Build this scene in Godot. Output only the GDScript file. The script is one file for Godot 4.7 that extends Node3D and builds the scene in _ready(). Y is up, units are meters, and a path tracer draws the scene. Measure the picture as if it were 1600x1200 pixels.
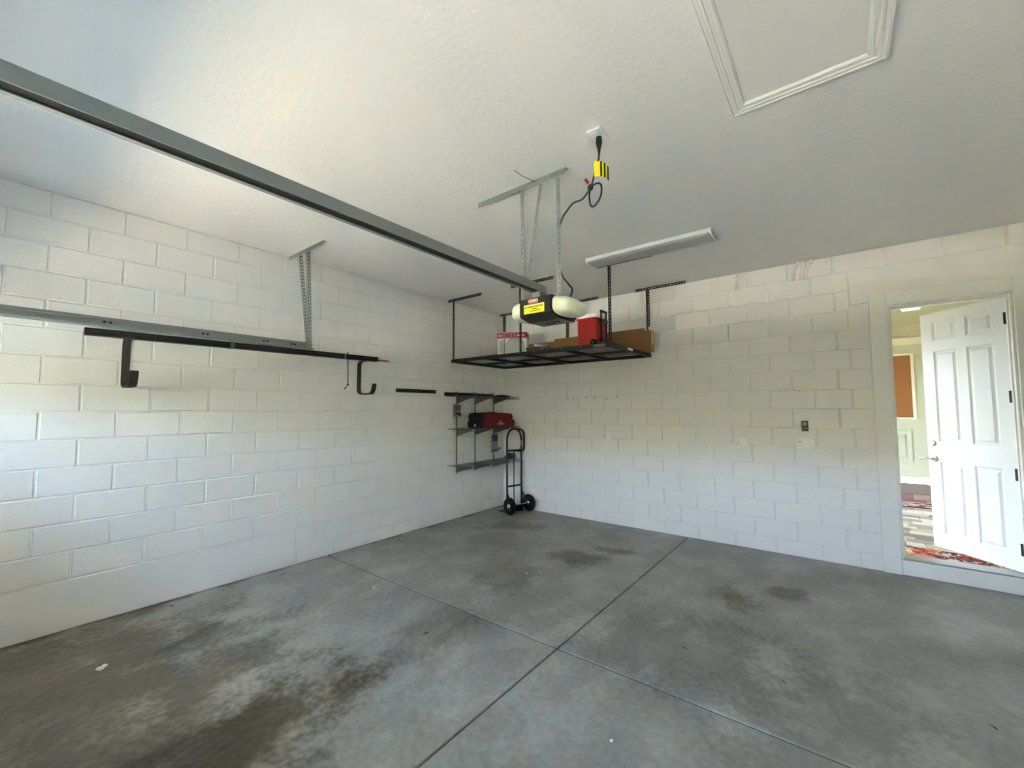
extends Node3D

# ---------------------------------------------------------------- measures (metres; corner of the two block walls at the origin)
const CEIL := 3.19
const RIGHT := 6.05
const FRONT := 6.2
const COURSE := 0.2032
const BED := 1.5771

var M := {}
var taken := {}
var rng := RandomNumberGenerator.new()

# ---------------------------------------------------------------- camera, sky, sun, exposure
func set_view():
	var cam := Camera3D.new()
	cam.name = "camera"
	cam.keep_aspect = Camera3D.KEEP_HEIGHT
	cam.fov = 84.88
	cam.near = 0.05
	cam.far = 300.0
	cam.transform = Transform3D(Basis(Vector3(0.78875181, -0.00380375, -0.61470002), Vector3(0.04108881, 0.99807068, 0.04654704), Vector3(0.61333702, -0.06197136, 0.78738634)), Vector3(4.494, 1.5776, 5.5271))
	add_child(cam)
	cam.current = true
	var env := Environment.new()
	var sm := ProceduralSkyMaterial.new()
	sm.sky_top_color = Color(0.68, 0.78, 0.91)
	sm.sky_horizon_color = Color(0.86, 0.905, 0.955)
	sm.ground_bottom_color = Color(0.35, 0.36, 0.30)
	sm.ground_horizon_color = Color(0.55, 0.57, 0.52)
	sm.sky_energy_multiplier = SKY
	var sky := Sky.new()
	sky.sky_material = sm
	env.background_mode = Environment.BG_SKY
	env.sky = sky
	env.ambient_light_source = Environment.AMBIENT_SOURCE_SKY
	env.tonemap_mode = Environment.TONE_MAPPER_LINEAR
	env.tonemap_exposure = EXPOSURE
	env.sdfgi_enabled = true
	env.ssao_enabled = true
	env.ssil_enabled = true
	var we := WorldEnvironment.new()
	we.name = "world_environment"
	we.environment = env
	add_child(we)
	var sun := DirectionalLight3D.new()
	sun.name = "sun"
	sun.light_color = Color(1.0, 0.92, 0.78)
	sun.light_energy = SUN
	sun.light_angular_distance = 0.53
	sun.shadow_enabled = true
	add_child(sun)
	sun.look_at_from_position(Vector3(0.58, 0.75, -0.30) * 20.0, Vector3.ZERO)

const SKY := 1.6
const SUN := 4.9
const EXPOSURE := 25.0

# ---------------------------------------------------------------- helpers
func numbered(called: String) -> String:
	if not taken.has(called):
		taken[called] = 0
		return called
	taken[called] += 1
	return "%s_%03d" % [called, taken[called]]

func tag(o, label := "", category := "", group := "", kind := ""):
	if label != "": o.set_meta("label", label)
	if category != "": o.set_meta("category", category)
	if group != "": o.set_meta("group", group)
	if kind != "": o.set_meta("kind", kind)
	return o

func thing(called: String, at := Vector3.ZERO, label := "", category := "", group := "") -> Node3D:
	var o := Node3D.new()
	o.name = numbered(called)
	o.position = at
	add_child(o)
	tag(o, label, category, group)
	return o

func struct(called: String, at := Vector3.ZERO) -> Node3D:
	var o := Node3D.new()
	o.name = called
	o.position = at
	add_child(o)
	o.set_meta("kind", "structure")
	return o

func st_new() -> SurfaceTool:
	var st := SurfaceTool.new()
	st.begin(Mesh.PRIMITIVE_TRIANGLES)
	return st

func put(st: SurfaceTool, called: String, m: Material, parent: Node, label := "") -> MeshInstance3D:
	return put_mesh(st.commit(), called, m, parent, label)

func put_mesh(mesh: Mesh, called: String, m: Material, parent: Node, label := "") -> MeshInstance3D:
	var o := MeshInstance3D.new()
	o.mesh = mesh
	o.name = numbered(called) if parent == self else called
	o.material_override = m
	parent.add_child(o, true)
	if label != "": o.set_meta("label", label)
	return o

# one flat triangle / quad, corners given counter-clockwise as seen from outside
func tri(st: SurfaceTool, a: Vector3, b: Vector3, c: Vector3, n := Vector3.ZERO):
	var q := n
	if q == Vector3.ZERO: q = (b - a).cross(c - a).normalized()
	for p in [a, c, b]:
		st.set_normal(q)
		st.add_vertex(p)

func quad(st: SurfaceTool, a: Vector3, b: Vector3, c: Vector3, d: Vector3):
	tri(st, a, b, c)
	tri(st, a, c, d)

# box between two corners with chamfered edges, placed by a transform
func box(st: SurfaceTool, lo: Vector3, hi: Vector3, ch := 0.0, tf := Transform3D.IDENTITY):
	var c := (lo + hi) * 0.5
	var h := (hi - lo).abs() * 0.5
	var b: float = min(ch, min(h.x, min(h.y, h.z)) * 0.9)
	if b <= 0.0:
		for k in 3:
			for s in [-1.0, 1.0]:
				var n := Vector3.ZERO
				n[k] = s
				var u := Vector3.ZERO
				u[(k + 1) % 3] = h[(k + 1) % 3]
				var v := Vector3.ZERO
				v[(k + 2) % 3] = h[(k + 2) % 3] * s
				var o: Vector3 = c + n * h[k]
				quad(st, tf * (o - u - v), tf * (o + u - v), tf * (o + u + v), tf * (o - u + v))
		return
	for k in 3:
		var i := (k + 1) % 3
		var j := (k + 2) % 3
		for s in [-1.0, 1.0]:
			var o := c
			o[k] += s * h[k]
			var u := Vector3.ZERO
			u[i] = h[i] - b
			var v := Vector3.ZERO
			v[j] = (h[j] - b) * s
			quad(st, tf * (o - u - v), tf * (o + u - v), tf * (o + u + v), tf * (o - u + v))
	# edges along axis k
	for k in 3:
		var i := (k + 1) % 3
		var j := (k + 2) % 3
		for si in [-1.0, 1.0]:
			for sj in [-1.0, 1.0]:
				var p := c
				p[i] += si * h[i]
				p[j] += sj * (h[j] - b)
				var q := c
				q[i] += si * (h[i] - b)
				q[j] += sj * h[j]
				var l := Vector3.ZERO
				l[k] = h[k] - b
				if si * sj > 0.0:
					quad(st, tf * (p - l), tf * (q - l), tf * (q + l), tf * (p + l))
				else:
					quad(st, tf * (q - l), tf * (p - l), tf * (p + l), tf * (q + l))
	for sx in [-1.0, 1.0]:
		for sy in [-1.0, 1.0]:
			for sz in [-1.0, 1.0]:
				var s := Vector3(sx, sy, sz)
				var px := c + Vector3(sx * h.x, sy * (h.y - b), sz * (h.z - b))
				var py := c + Vector3(sx * (h.x - b), sy * h.y, sz * (h.z - b))
				var pz := c + Vector3(sx * (h.x - b), sy * (h.y - b), sz * h.z)
				if sx * sy * sz > 0.0: tri(st, tf * px, tf * py, tf * pz)
				else: tri(st, tf * px, tf * pz, tf * py)

func sized(st: SurfaceTool, c: Vector3, size: Vector3, ch := 0.0, tf := Transform3D.IDENTITY):
	box(st, c - size * 0.5, c + size * 0.5, ch, tf)

# round tube along points, smooth
func tube(st: SurfaceTool, pts: Array, r, sides := 8, closed := false):
	var n := pts.size()
	var rings := []
	var up := Vector3.UP
	var prev := Vector3.ZERO
	for k in n:
		var d: Vector3
		if closed: d = (pts[(k + 1) % n] - pts[(k + n - 1) % n]).normalized()
		elif k == 0: d = (pts[1] - pts[0]).normalized()
		elif k == n - 1: d = (pts[n - 1] - pts[n - 2]).normalized()
		else: d = ((pts[k + 1] - pts[k]).normalized() + (pts[k] - pts[k - 1]).normalized()).normalized()
		if prev == Vector3.ZERO:
			up = Vector3.UP if abs(d.y) < 0.9 else Vector3.RIGHT
		var a := (up - d * up.dot(d)).normalized()
		up = a
		prev = d
		var b := d.cross(a)
		var ring := []
		var rr: float = r[k] if r is Array else r
		for i in sides:
			var t := TAU * i / sides
			var nn := a * cos(t) + b * sin(t)
			ring.append([pts[k] + nn * rr, nn])
		rings.append(ring)
	for k in (n if closed else n - 1):
		var r0 = rings[k]
		var r1 = rings[(k + 1) % n]
		for i in sides:
			var j := (i + 1) % sides
			smooth_quad(st, r0[i], r0[j], r1[j], r1[i])
	if not closed:
		for i in range(1, sides - 1):
			tri(st, rings[0][0][0], rings[0][i + 1][0], rings[0][i][0])
			tri(st, rings[n - 1][0][0], rings[n - 1][i][0], rings[n - 1][i + 1][0])

# quad of [point, normal] corners, counter-clockwise from outside
func smooth_quad(st: SurfaceTool, a, b, c, d):
	for p in [a, c, b, a, d, c]:
		st.set_normal(p[1])
		st.add_vertex(p[0])

# points rounded at their bends
func bent(pts: Array, r: float, steps := 4) -> Array:
	var out := [pts[0]]
	for k in range(1, pts.size() - 1):
		var a: Vector3 = pts[k - 1] - pts[k]
		var b: Vector3 = pts[k + 1] - pts[k]
		var l: float = min(r, min(a.length(), b.length()) * 0.48)
		var p: Vector3 = pts[k] + a.normalized() * l
		var q: Vector3 = pts[k] + b.normalized() * l
		for i in steps + 1:
			var t := float(i) / steps
			out.append(p.lerp(pts[k], t).lerp(Vector3(pts[k]).lerp(q, t), t))
	out.append(pts[-1])
	return out

# Catmull-Rom through points
func spline(pts: Array, steps := 6) -> Array:
	var out := []
	for k in pts.size() - 1:
		var p0: Vector3 = pts[max(k - 1, 0)]
		var p3: Vector3 = pts[min(k + 2, pts.size() - 1)]
		for i in steps:
			out.append(Vector3(pts[k]).cubic_interpolate(pts[k + 1], p0, p3, float(i) / steps))
	out.append(pts[-1])
	return out

# lathe of [radius, height] profile round axis of tf's y
func lathe(st: SurfaceTool, profile: Array, tf := Transform3D.IDENTITY, sides := 24):
	var prof := profile.duplicate()
	var ring := prof.duplicate()
	ring.append(Vector2(0, prof[-1].y))
	ring.append(Vector2(0, prof[0].y))
	var area := 0.0
	for k in ring.size():
		area += Vector2(ring[k]).cross(ring[(k + 1) % ring.size()])
	if area < 0.0: prof.reverse()
	for k in prof.size() - 1:
		var a: Vector2 = prof[k]
		var b: Vector2 = prof[k + 1]
		if a.distance_to(b) < 1e-6: continue
		var d := (b - a).normalized()
		var nn := Vector2(d.y, -d.x)
		for i in sides:
			var t0 := TAU * i / sides
			var t1 := TAU * (i + 1) / sides
			var c0 := Vector3(cos(t0), 0, -sin(t0))
			var c1 := Vector3(cos(t1), 0, -sin(t1))
			var f := func(v: Vector2, c: Vector3): return [tf * (c * v.x + Vector3.UP * v.y), (tf.basis * (c * nn.x + Vector3.UP * nn.y)).normalized()]
			smooth_quad(st, f.call(a, c0), f.call(a, c1), f.call(b, c1), f.call(b, c0))

# solid of an outline (counter-clockwise, in tf's xy) extruded from z0 to z1
func prism(st: SurfaceTool, outline: PackedVector2Array, z0: float, z1: float, tf := Transform3D.IDENTITY):
	var o := outline
	if Geometry2D.is_polygon_clockwise(o): o.reverse()
	var idx := Geometry2D.triangulate_polygon(o)
	for k in range(0, idx.size(), 3):
		var a := o[idx[k]]
		var b := o[idx[k + 1]]
		var c := o[idx[k + 2]]
		if (b - a).cross(c - a) < 0.0:
			var s := b
			b = c
			c = s
		tri(st, tf * Vector3(a.x, a.y, z1), tf * Vector3(b.x, b.y, z1), tf * Vector3(c.x, c.y, z1))
		tri(st, tf * Vector3(a.x, a.y, z0), tf * Vector3(c.x, c.y, z0), tf * Vector3(b.x, b.y, z0))
	for k in o.size():
		var a := o[k]
		var b := o[(k + 1) % o.size()]
		quad(st, tf * Vector3(a.x, a.y, z0), tf * Vector3(b.x, b.y, z0), tf * Vector3(b.x, b.y, z1), tf * Vector3(a.x, a.y, z1))

# a flat strip from a to b with square holes along it; side = direction of its width, thickness along the third axis
func perforated(st: SurfaceTool, a: Vector3, b: Vector3, side: Vector3, w: float, t: float, pitch: float, hole: float, long_hole := 0.0):
	var d := (b - a).normalized()
	var l := a.distance_to(b)
	var n := int(max(1.0, floor(l / pitch)))
	var s := (side - d * side.dot(d)).normalized()
	var u := d.cross(s)
	var hl: float = hole if long_hole == 0.0 else long_hole
	var p := l / n
	var at := func(x: float, y: float, z: float): return a + d * x + s * y + u * z
	var hw := w * 0.5
	var hh := hole * 0.5
	var ht := t * 0.5
	for z in [ht, -ht]:
		var f: bool = z > 0.0
		var face := func(x0: float, x1: float, y0: float, y1: float):
			if f: quad(st, at.call(x0, y0, z), at.call(x1, y0, z), at.call(x1, y1, z), at.call(x0, y1, z))
			else: quad(st, at.call(x0, y1, z), at.call(x1, y1, z), at.call(x1, y0, z), at.call(x0, y0, z))
		face.call(0.0, l, -hw, -hh)
		face.call(0.0, l, hh, hw)
		for k in n + 1:
			var x0: float = 0.0 if k == 0 else (k - 0.5) * p + hl * 0.5
			var x1: float = l if k == n else (k + 0.5) * p - hl * 0.5
			face.call(x0, x1, -hh, hh)
	for k in n:
		var x0 := (k + 0.5) * p - hl * 0.5
		var x1 := x0 + hl
		quad(st, at.call(x0, -hh, -ht), at.call(x0, -hh, ht), at.call(x0, hh, ht), at.call(x0, hh, -ht))
		quad(st, at.call(x1, hh, -ht), at.call(x1, hh, ht), at.call(x1, -hh, ht), at.call(x1, -hh, -ht))
		quad(st, at.call(x1, -hh, -ht), at.call(x1, -hh, ht), at.call(x0, -hh, ht), at.call(x0, -hh, -ht))
		quad(st, at.call(x0, hh, -ht), at.call(x0, hh, ht), at.call(x1, hh, ht), at.call(x1, hh, -ht))
	quad(st, at.call(0, hw, -ht), at.call(0, hw, ht), at.call(l, hw, ht), at.call(l, hw, -ht))
	quad(st, at.call(l, -hw, -ht), at.call(l, -hw, ht), at.call(0, -hw, ht), at.call(0, -hw, -ht))
	quad(st, at.call(0, -hw, -ht), at.call(0, -hw, ht), at.call(0, hw, ht), at.call(0, hw, -ht))
	quad(st, at.call(l, hw, -ht), at.call(l, hw, ht), at.call(l, -hw, ht), at.call(l, -hw, -ht))

# angle iron with holes: two flanges that meet along the line a-b
func angle_iron(st: SurfaceTool, a: Vector3, b: Vector3, s1: Vector3, s2: Vector3, w: float, t := 0.003, pitch := 0.04, hole := 0.012, long_hole := 0.0):
	perforated(st, a + s1.normalized() * w * 0.5, b + s1.normalized() * w * 0.5, s1, w, t, pitch, hole, long_hole)
	perforated(st, a + s2.normalized() * w * 0.5, b + s2.normalized() * w * 0.5, s2, w, t, pitch, hole, long_hole)

# smooth closed surface: rounded box (superellipsoid) of half sizes h
func pillow(st: SurfaceTool, c: Vector3, h: Vector3, power := 4.0, tf := Transform3D.IDENTITY, nu := 24, nv := 14, wob = null):
	var g := []
	for i in nv + 1:
		var row := []
		var ph := PI * (float(i) / nv - 0.5)
		for j in nu + 1:
			var th := TAU * j / nu
			var d := Vector3(cos(ph) * cos(th), sin(ph), cos(ph) * sin(th))
			var k := pow(pow(abs(d.x), power) + pow(abs(d.y), power) + pow(abs(d.z), power), -1.0 / power)
			var q := d * k
			var p := Vector3(q.x * h.x, q.y * h.y, q.z * h.z)
			if wob != null: p = wob.call(p)
			var nn := Vector3(sign(q.x) * pow(abs(q.x), power - 1.0) / h.x, sign(q.y) * pow(abs(q.y), power - 1.0) / h.y, sign(q.z) * pow(abs(q.z), power - 1.0) / h.z).normalized()
			row.append([tf * (c + p), (tf.basis * nn).normalized()])
		g.append(row)
	for i in nv:
		for j in nu:
			smooth_quad(st, g[i][j], g[i + 1][j], g[i + 1][j + 1], g[i][j + 1])

func text(st_text: String, size: float, depth: float, called: String, m: Material, parent: Node, tf: Transform3D, serif := false):
	var f := SystemFont.new()
	f.font_names = PackedStringArray(["Droid Serif" if serif else "Droid Sans"])
	f.font_weight = 700
	var t := TextMesh.new()
	t.text = st_text
	t.font = f
	t.font_size = 32
	t.pixel_size = size / 32.0
	t.depth = depth
	var o := put_mesh(t, called, m, parent)
	o.transform = tf
	return o

# ---------------------------------------------------------------- materials
func noise_image(n: int, seed_: int, freq: float, octaves := 4, kind := FastNoiseLite.TYPE_SIMPLEX_SMOOTH) -> Image:
	var f := FastNoiseLite.new()
	f.seed = seed_
	f.frequency = freq
	f.noise_type = kind
	f.fractal_octaves = octaves
	return f.get_seamless_image(n, n)

func bump_tex(n: int, seed_: int, freq: float, octaves: int, strength: float) -> ImageTexture:
	var im := noise_image(n, seed_, freq, octaves)
	im.convert(Image.FORMAT_RGBA8)
	im.bump_map_to_normal_map(strength)
	return ImageTexture.create_from_image(im)

# texture that goes from one colour to another by noise
func tint_tex(n: int, seed_: int, freq: float, octaves: int, a: Color, b: Color) -> ImageTexture:
	var im := noise_image(n, seed_, freq, octaves)
	var out := Image.create(n, n, false, Image.FORMAT_RGB8)
	for y in n:
		for x in n:
			out.set_pixel(x, y, a.lerp(b, im.get_pixel(x, y).r))
	return ImageTexture.create_from_image(out)

func mat(c: Color, rough := 0.6, metal := 0.0) -> StandardMaterial3D:
	var m := StandardMaterial3D.new()
	m.albedo_color = c
	m.roughness = rough
	m.metallic = metal
	return m

func tri_mat(m: StandardMaterial3D, scale: float, normal: Texture2D = null, strength := 1.0) -> StandardMaterial3D:
	m.uv1_triplanar = true
	m.uv1_world_triplanar = true
	m.uv1_scale = Vector3.ONE * scale
	if normal:
		m.normal_enabled = true
		m.normal_texture = normal
		m.normal_scale = strength
	return m

func make_materials():
	var grain := bump_tex(256, 3, 0.05, 5, 6.0)
	var coarse := bump_tex(512, 8, 0.018, 4, 10.0)
	M.paint = tri_mat(mat(Color(0.925, 0.917, 0.895), 0.62), 5.0, grain, 0.14)
	M.ceiling = tri_mat(mat(Color(0.925, 0.92, 0.905), 0.85), 2.4, coarse, 0.16)
	M.trim = mat(Color(0.93, 0.925, 0.90), 0.45)
	M.hatch = tri_mat(mat(Color(0.92, 0.91, 0.885), 0.8), 2.4, coarse, 0.10)
	M.door = mat(Color(0.95, 0.95, 0.95), 0.4)
	M.galv = tri_mat(mat(Color(0.53, 0.555, 0.54), 0.5, 0.2), 3.0, grain, 0.1)
	M.zinc = mat(Color(0.60, 0.62, 0.61), 0.5, 0.6)
	M.rack = mat(Color(0.165, 0.152, 0.138), 0.5, 0.2)
	M.black = mat(Color(0.035, 0.034, 0.033), 0.5)
	M.hook = mat(Color(0.27, 0.26, 0.235), 0.5, 0.2)
	M.sleeve = mat(Color(0.15, 0.145, 0.135), 0.6)
	M.copper = mat(Color(0.62, 0.36, 0.27), 0.45, 0.7)
	M.rope = mat(Color(0.16, 0.16, 0.15), 0.9)
	M.shelf = mat(Color(0.42, 0.42, 0.40), 0.5, 0.3)
	M.lens = mat(Color(0.90, 0.91, 0.80), 0.45)
	M.lens.backlight_enabled = true
	M.lens.backlight = Color(0.25, 0.25, 0.22)
	M.plastic_black = mat(Color(0.05, 0.05, 0.05), 0.42)
	M.yellow = mat(Color(0.96, 0.90, 0.05), 0.5)
	M.white = mat(Color(0.96, 0.96, 0.95), 0.45)
	M.red = mat(Color(0.66, 0.03, 0.05), 0.4)
	M.red_cloth = tri_mat(mat(Color(0.40, 0.025, 0.045), 0.85), 9.0, grain, 0.5)
	M.black_cloth = tri_mat(mat(Color(0.025, 0.025, 0.027), 0.85), 9.0, grain, 0.5)
	M.card = tri_mat(mat(Color(0.56, 0.41, 0.24), 0.85), 3.0, grain, 0.15)
	M.tape = mat(Color(0.80, 0.70, 0.42), 0.35)
	M.tyre = mat(Color(0.03, 0.03, 0.03), 0.8)
	M.chrome = mat(Color(0.8, 0.8, 0.8), 0.25, 1.0)
	M.steel = mat(Color(0.72, 0.71, 0.68), 0.3, 0.95)
	M.iron = mat(Color(0.09, 0.08, 0.075), 0.5, 0.4)
	M.green = mat(Color(0.05, 0.22, 0.11), 0.6)
	M.olive = mat(Color(0.30, 0.42, 0.12), 0.6)
	M.grey_plastic = mat(Color(0.45, 0.46, 0.45), 0.5)
	M.film = mat(Color(0.86, 0.88, 0.86, 0.35), 0.25)
	M.film.transparency = BaseMaterial3D.TRANSPARENCY_ALPHA
	M.glass = mat(Color(0.97, 0.99, 0.98, 0.06), 0.02)
	M.glass.transparency = BaseMaterial3D.TRANSPARENCY_ALPHA
	M.dark_hole = mat(Color(0.12, 0.11, 0.10), 0.9)
	M.leaf = mat(Color(0.10, 0.08, 0.06), 0.9)
	M.tan = mat(Color(0.72, 0.58, 0.38), 0.8)
	M.aluminium = mat(Color(0.70, 0.71, 0.70), 0.4, 0.7)
	M.stucco = tri_mat(mat(Color(0.80, 0.775, 0.66), 0.9), 2.0, coarse, 0.5)
	M.cream = mat(Color(0.90, 0.87, 0.78), 0.7)
	M.sage = mat(Color(0.74, 0.75, 0.67), 0.6)
	M.amber = mat(Color(0.60, 0.40, 0.24), 0.25)
	M.amber_light = mat(Color(0.68, 0.47, 0.30), 0.3)
	M.concrete_out = tri_mat(mat(Color(0.77, 0.755, 0.72), 0.9), 0.5, coarse, 0.5)
	M.lawn = tri_mat(mat(Color(0.53, 0.525, 0.38), 0.95), 2.0, coarse, 1.0)
	M.hedge = tri_mat(mat(Color(0.48, 0.475, 0.36), 0.95), 1.0, coarse, 1.0)
	M.fixture = mat(Color(0.95, 0.95, 0.94), 0.22)
	M.prismatic = tri_mat(mat(Color(0.70, 0.71, 0.69), 0.35), 12.0, grain, 0.3)

# ---------------------------------------------------------------- the room
# face of one block: local x along the wall, y up, z out of the wall; its front lies at z = 0
var block_cache := {}
func block_mesh(w: float, h: float, bv: float) -> Mesh:
	var key := "%d_%d_%d" % [round(w * 500.0), round(h * 500.0), round(bv * 10000.0)]
	if block_cache.has(key): return block_cache[key]
	var st := st_new()
	var b := 0.006
	var e := 0.007
	var x := w * 0.5
	var y := h * 0.5
	var f := [Vector3(-x + b, -y + bv, 0), Vector3(x - b, -y + bv, 0), Vector3(x - b, y - bv, 0), Vector3(-x + b, y - bv, 0)]
	var g := [Vector3(-x, -y, -e), Vector3(x, -y, -e), Vector3(x, y, -e), Vector3(-x, y, -e)]
	quad(st, f[0], f[1], f[2], f[3])
	for k in 4:
		var j := (k + 1) % 4
		quad(st, g[k], g[j], f[j], f[k])
		quad(st, g[k] + Vector3(0, 0, -0.02), g[j] + Vector3(0, 0, -0.02), g[j], g[k])
	block_cache[key] = st.commit()
	return block_cache[key]

# rows of blocks for u0..u1; joint = position of a head joint in the course just under BED; cut = areas without blocks (u0, u1, y0, y1)
func lay_blocks(parent: Node3D, u0: float, u1: float, joint: float, bed: float, cuts: Array, place: Callable, extra: Callable):
	var gap := 0.0095
	for n in range(-8, 8):
		var y0: float = max(0.0, BED + n * COURSE)
		var y1: float = min(CEIL, BED + (n + 1) * COURSE)
		var off := joint if posmod(n, 2) == 1 else joint + COURSE
		var stops := [u0]
		var k := ceili((u0 - off) / (2.0 * COURSE))
		while off + k * 2.0 * COURSE < u1:
			var s := off + k * 2.0 * COURSE
			if s > u0 + 0.03 and s < u1 - 0.03: stops.append(s)
			k += 1
		stops.append(u1)
		stops = extra.call(n, stops)
		for i in stops.size() - 1:
			var pieces := [[stops[i], stops[i + 1]]]
			for c in cuts:
				if y1 <= c[2] + 0.001 or y0 >= c[3] - 0.001: continue
				var left := []
				for p in pieces:
					if p[1] <= c[0] or p[0] >= c[1]:
						left.append(p)
						continue
					if p[0] < c[0] - 0.02: left.append([p[0], c[0]])
					if p[1] > c[1] + 0.02: left.append([c[1], p[1]])
				pieces = left
			for p in pieces:
				var w: float = p[1] - p[0] - gap
				var h := y1 - y0 - bed
				if w < 0.02 or h < 0.02: continue
				var o := put_mesh(block_mesh(w, h, bed * 0.5), "block", M.paint, parent)
				o.transform = place.call((p[0] + p[1]) * 0.5, (y0 + y1) * 0.5)

func build_room():
	# left wall: blocks face +x, positions along z
	var w := struct("wall_left")
	var st := st_new()
	box(st, Vector3(-0.2, -0.1, -0.2), Vector3(-0.0075, CEIL + 0.1, FRONT + 0.2))
	put(st, "mortar", M.paint, w)
	var turn := Basis(Vector3.UP, PI / 2)
	var parge_from := 3.42
	lay_blocks(w, 0.0, FRONT, 5.2331, 0.0085, [[parge_from, FRONT, 0.0, BED - 6 * COURSE]], func(u, y): return Transform3D(turn, Vector3(0.0, y, u)), func(_n, s): return s)
	st = st_new()
	box(st, Vector3(-0.02, 0.0, parge_from + 0.002), Vector3(0.0, BED - 6 * COURSE - 0.006, FRONT), 0.004)
	put(st, "parged_footing", M.paint, w)

	# back wall: blocks face +z, positions along x, with the side door's opening
	w = struct("wall_back")
	st = st_new()
	box(st, Vector3(-0.2, -0.1, -0.2), Vector3(4.9, CEIL + 0.1, -0.0075))
	box(st, Vector3(5.72, -0.1, -0.2), Vector3(RIGHT + 0.2, CEIL + 0.1, -0.0075))
	box(st, Vector3(4.9, 2.6, -0.2), Vector3(5.72, CEIL + 0.1, -0.0075))
	box(st, Vector3(4.9, -0.1, -0.2), Vector3(5.72, 0.005, -0.0075))
	put(st, "mortar", M.paint, w)
	var door_rows := func(n, s):
		# beside the door the half courses end in a cut block
		if n <= 4 and posmod(n, 2) == 0:
			var r := []
			for x in s:
				if x > 4.62 and x < 4.78: r.append(4.605)
				else: r.append(x)
			return r
		return s
	lay_blocks(w, 0.0, RIGHT, 2.4636, 0.005, [[4.88, 5.74, 0.0, BED + 5 * COURSE], [4.62, RIGHT, BED + 5 * COURSE - 0.01, BED + 6 * COURSE + 0.01]], func(u, y): return Transform3D(Basis.IDENTITY, Vector3(u, y, 0.0)), door_rows)
	st = st_new()
	box(st, Vector3(4.622, 2.645, -0.02), Vector3(RIGHT, 2.842, 0.006), 0.006)
	put(st, "lintel", M.paint, w)

	# right wall and front wall stand outside the picture
	w = struct("wall_right")
	st = st_new()
	box(st, Vector3(RIGHT, -0.1, 0.0), Vector3(RIGHT + 0.2, CEIL + 0.1, FRONT))
	put(st, "plain_wall", M.paint, w)
	w = struct("wall_front")
	st = st_new()
	box(st, Vector3(-0.2, -0.1, FRONT), Vector3(0.45, CEIL + 0.1, FRONT + 0.2))
	box(st, Vector3(5.33, -0.1, FRONT), Vector3(RIGHT + 0.2, CEIL + 0.1, FRONT + 0.2))
	box(st, Vector3(0.45, 2.13, FRONT), Vector3(5.33, CEIL + 0.1, FRONT + 0.2))
	put(st, "plain_wall", M.paint, w)

	# ceiling
	w = struct("ceiling")
	st = st_new()
	box(st, Vector3(-0.2, CEIL, -0.2), Vector3(RIGHT + 0.2, CEIL + 0.15, FRONT + 0.2))
	put(st, "plasterboard", M.ceiling, w)
	build_floor()
	build_garage_door()
	build_outdoors()

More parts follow.
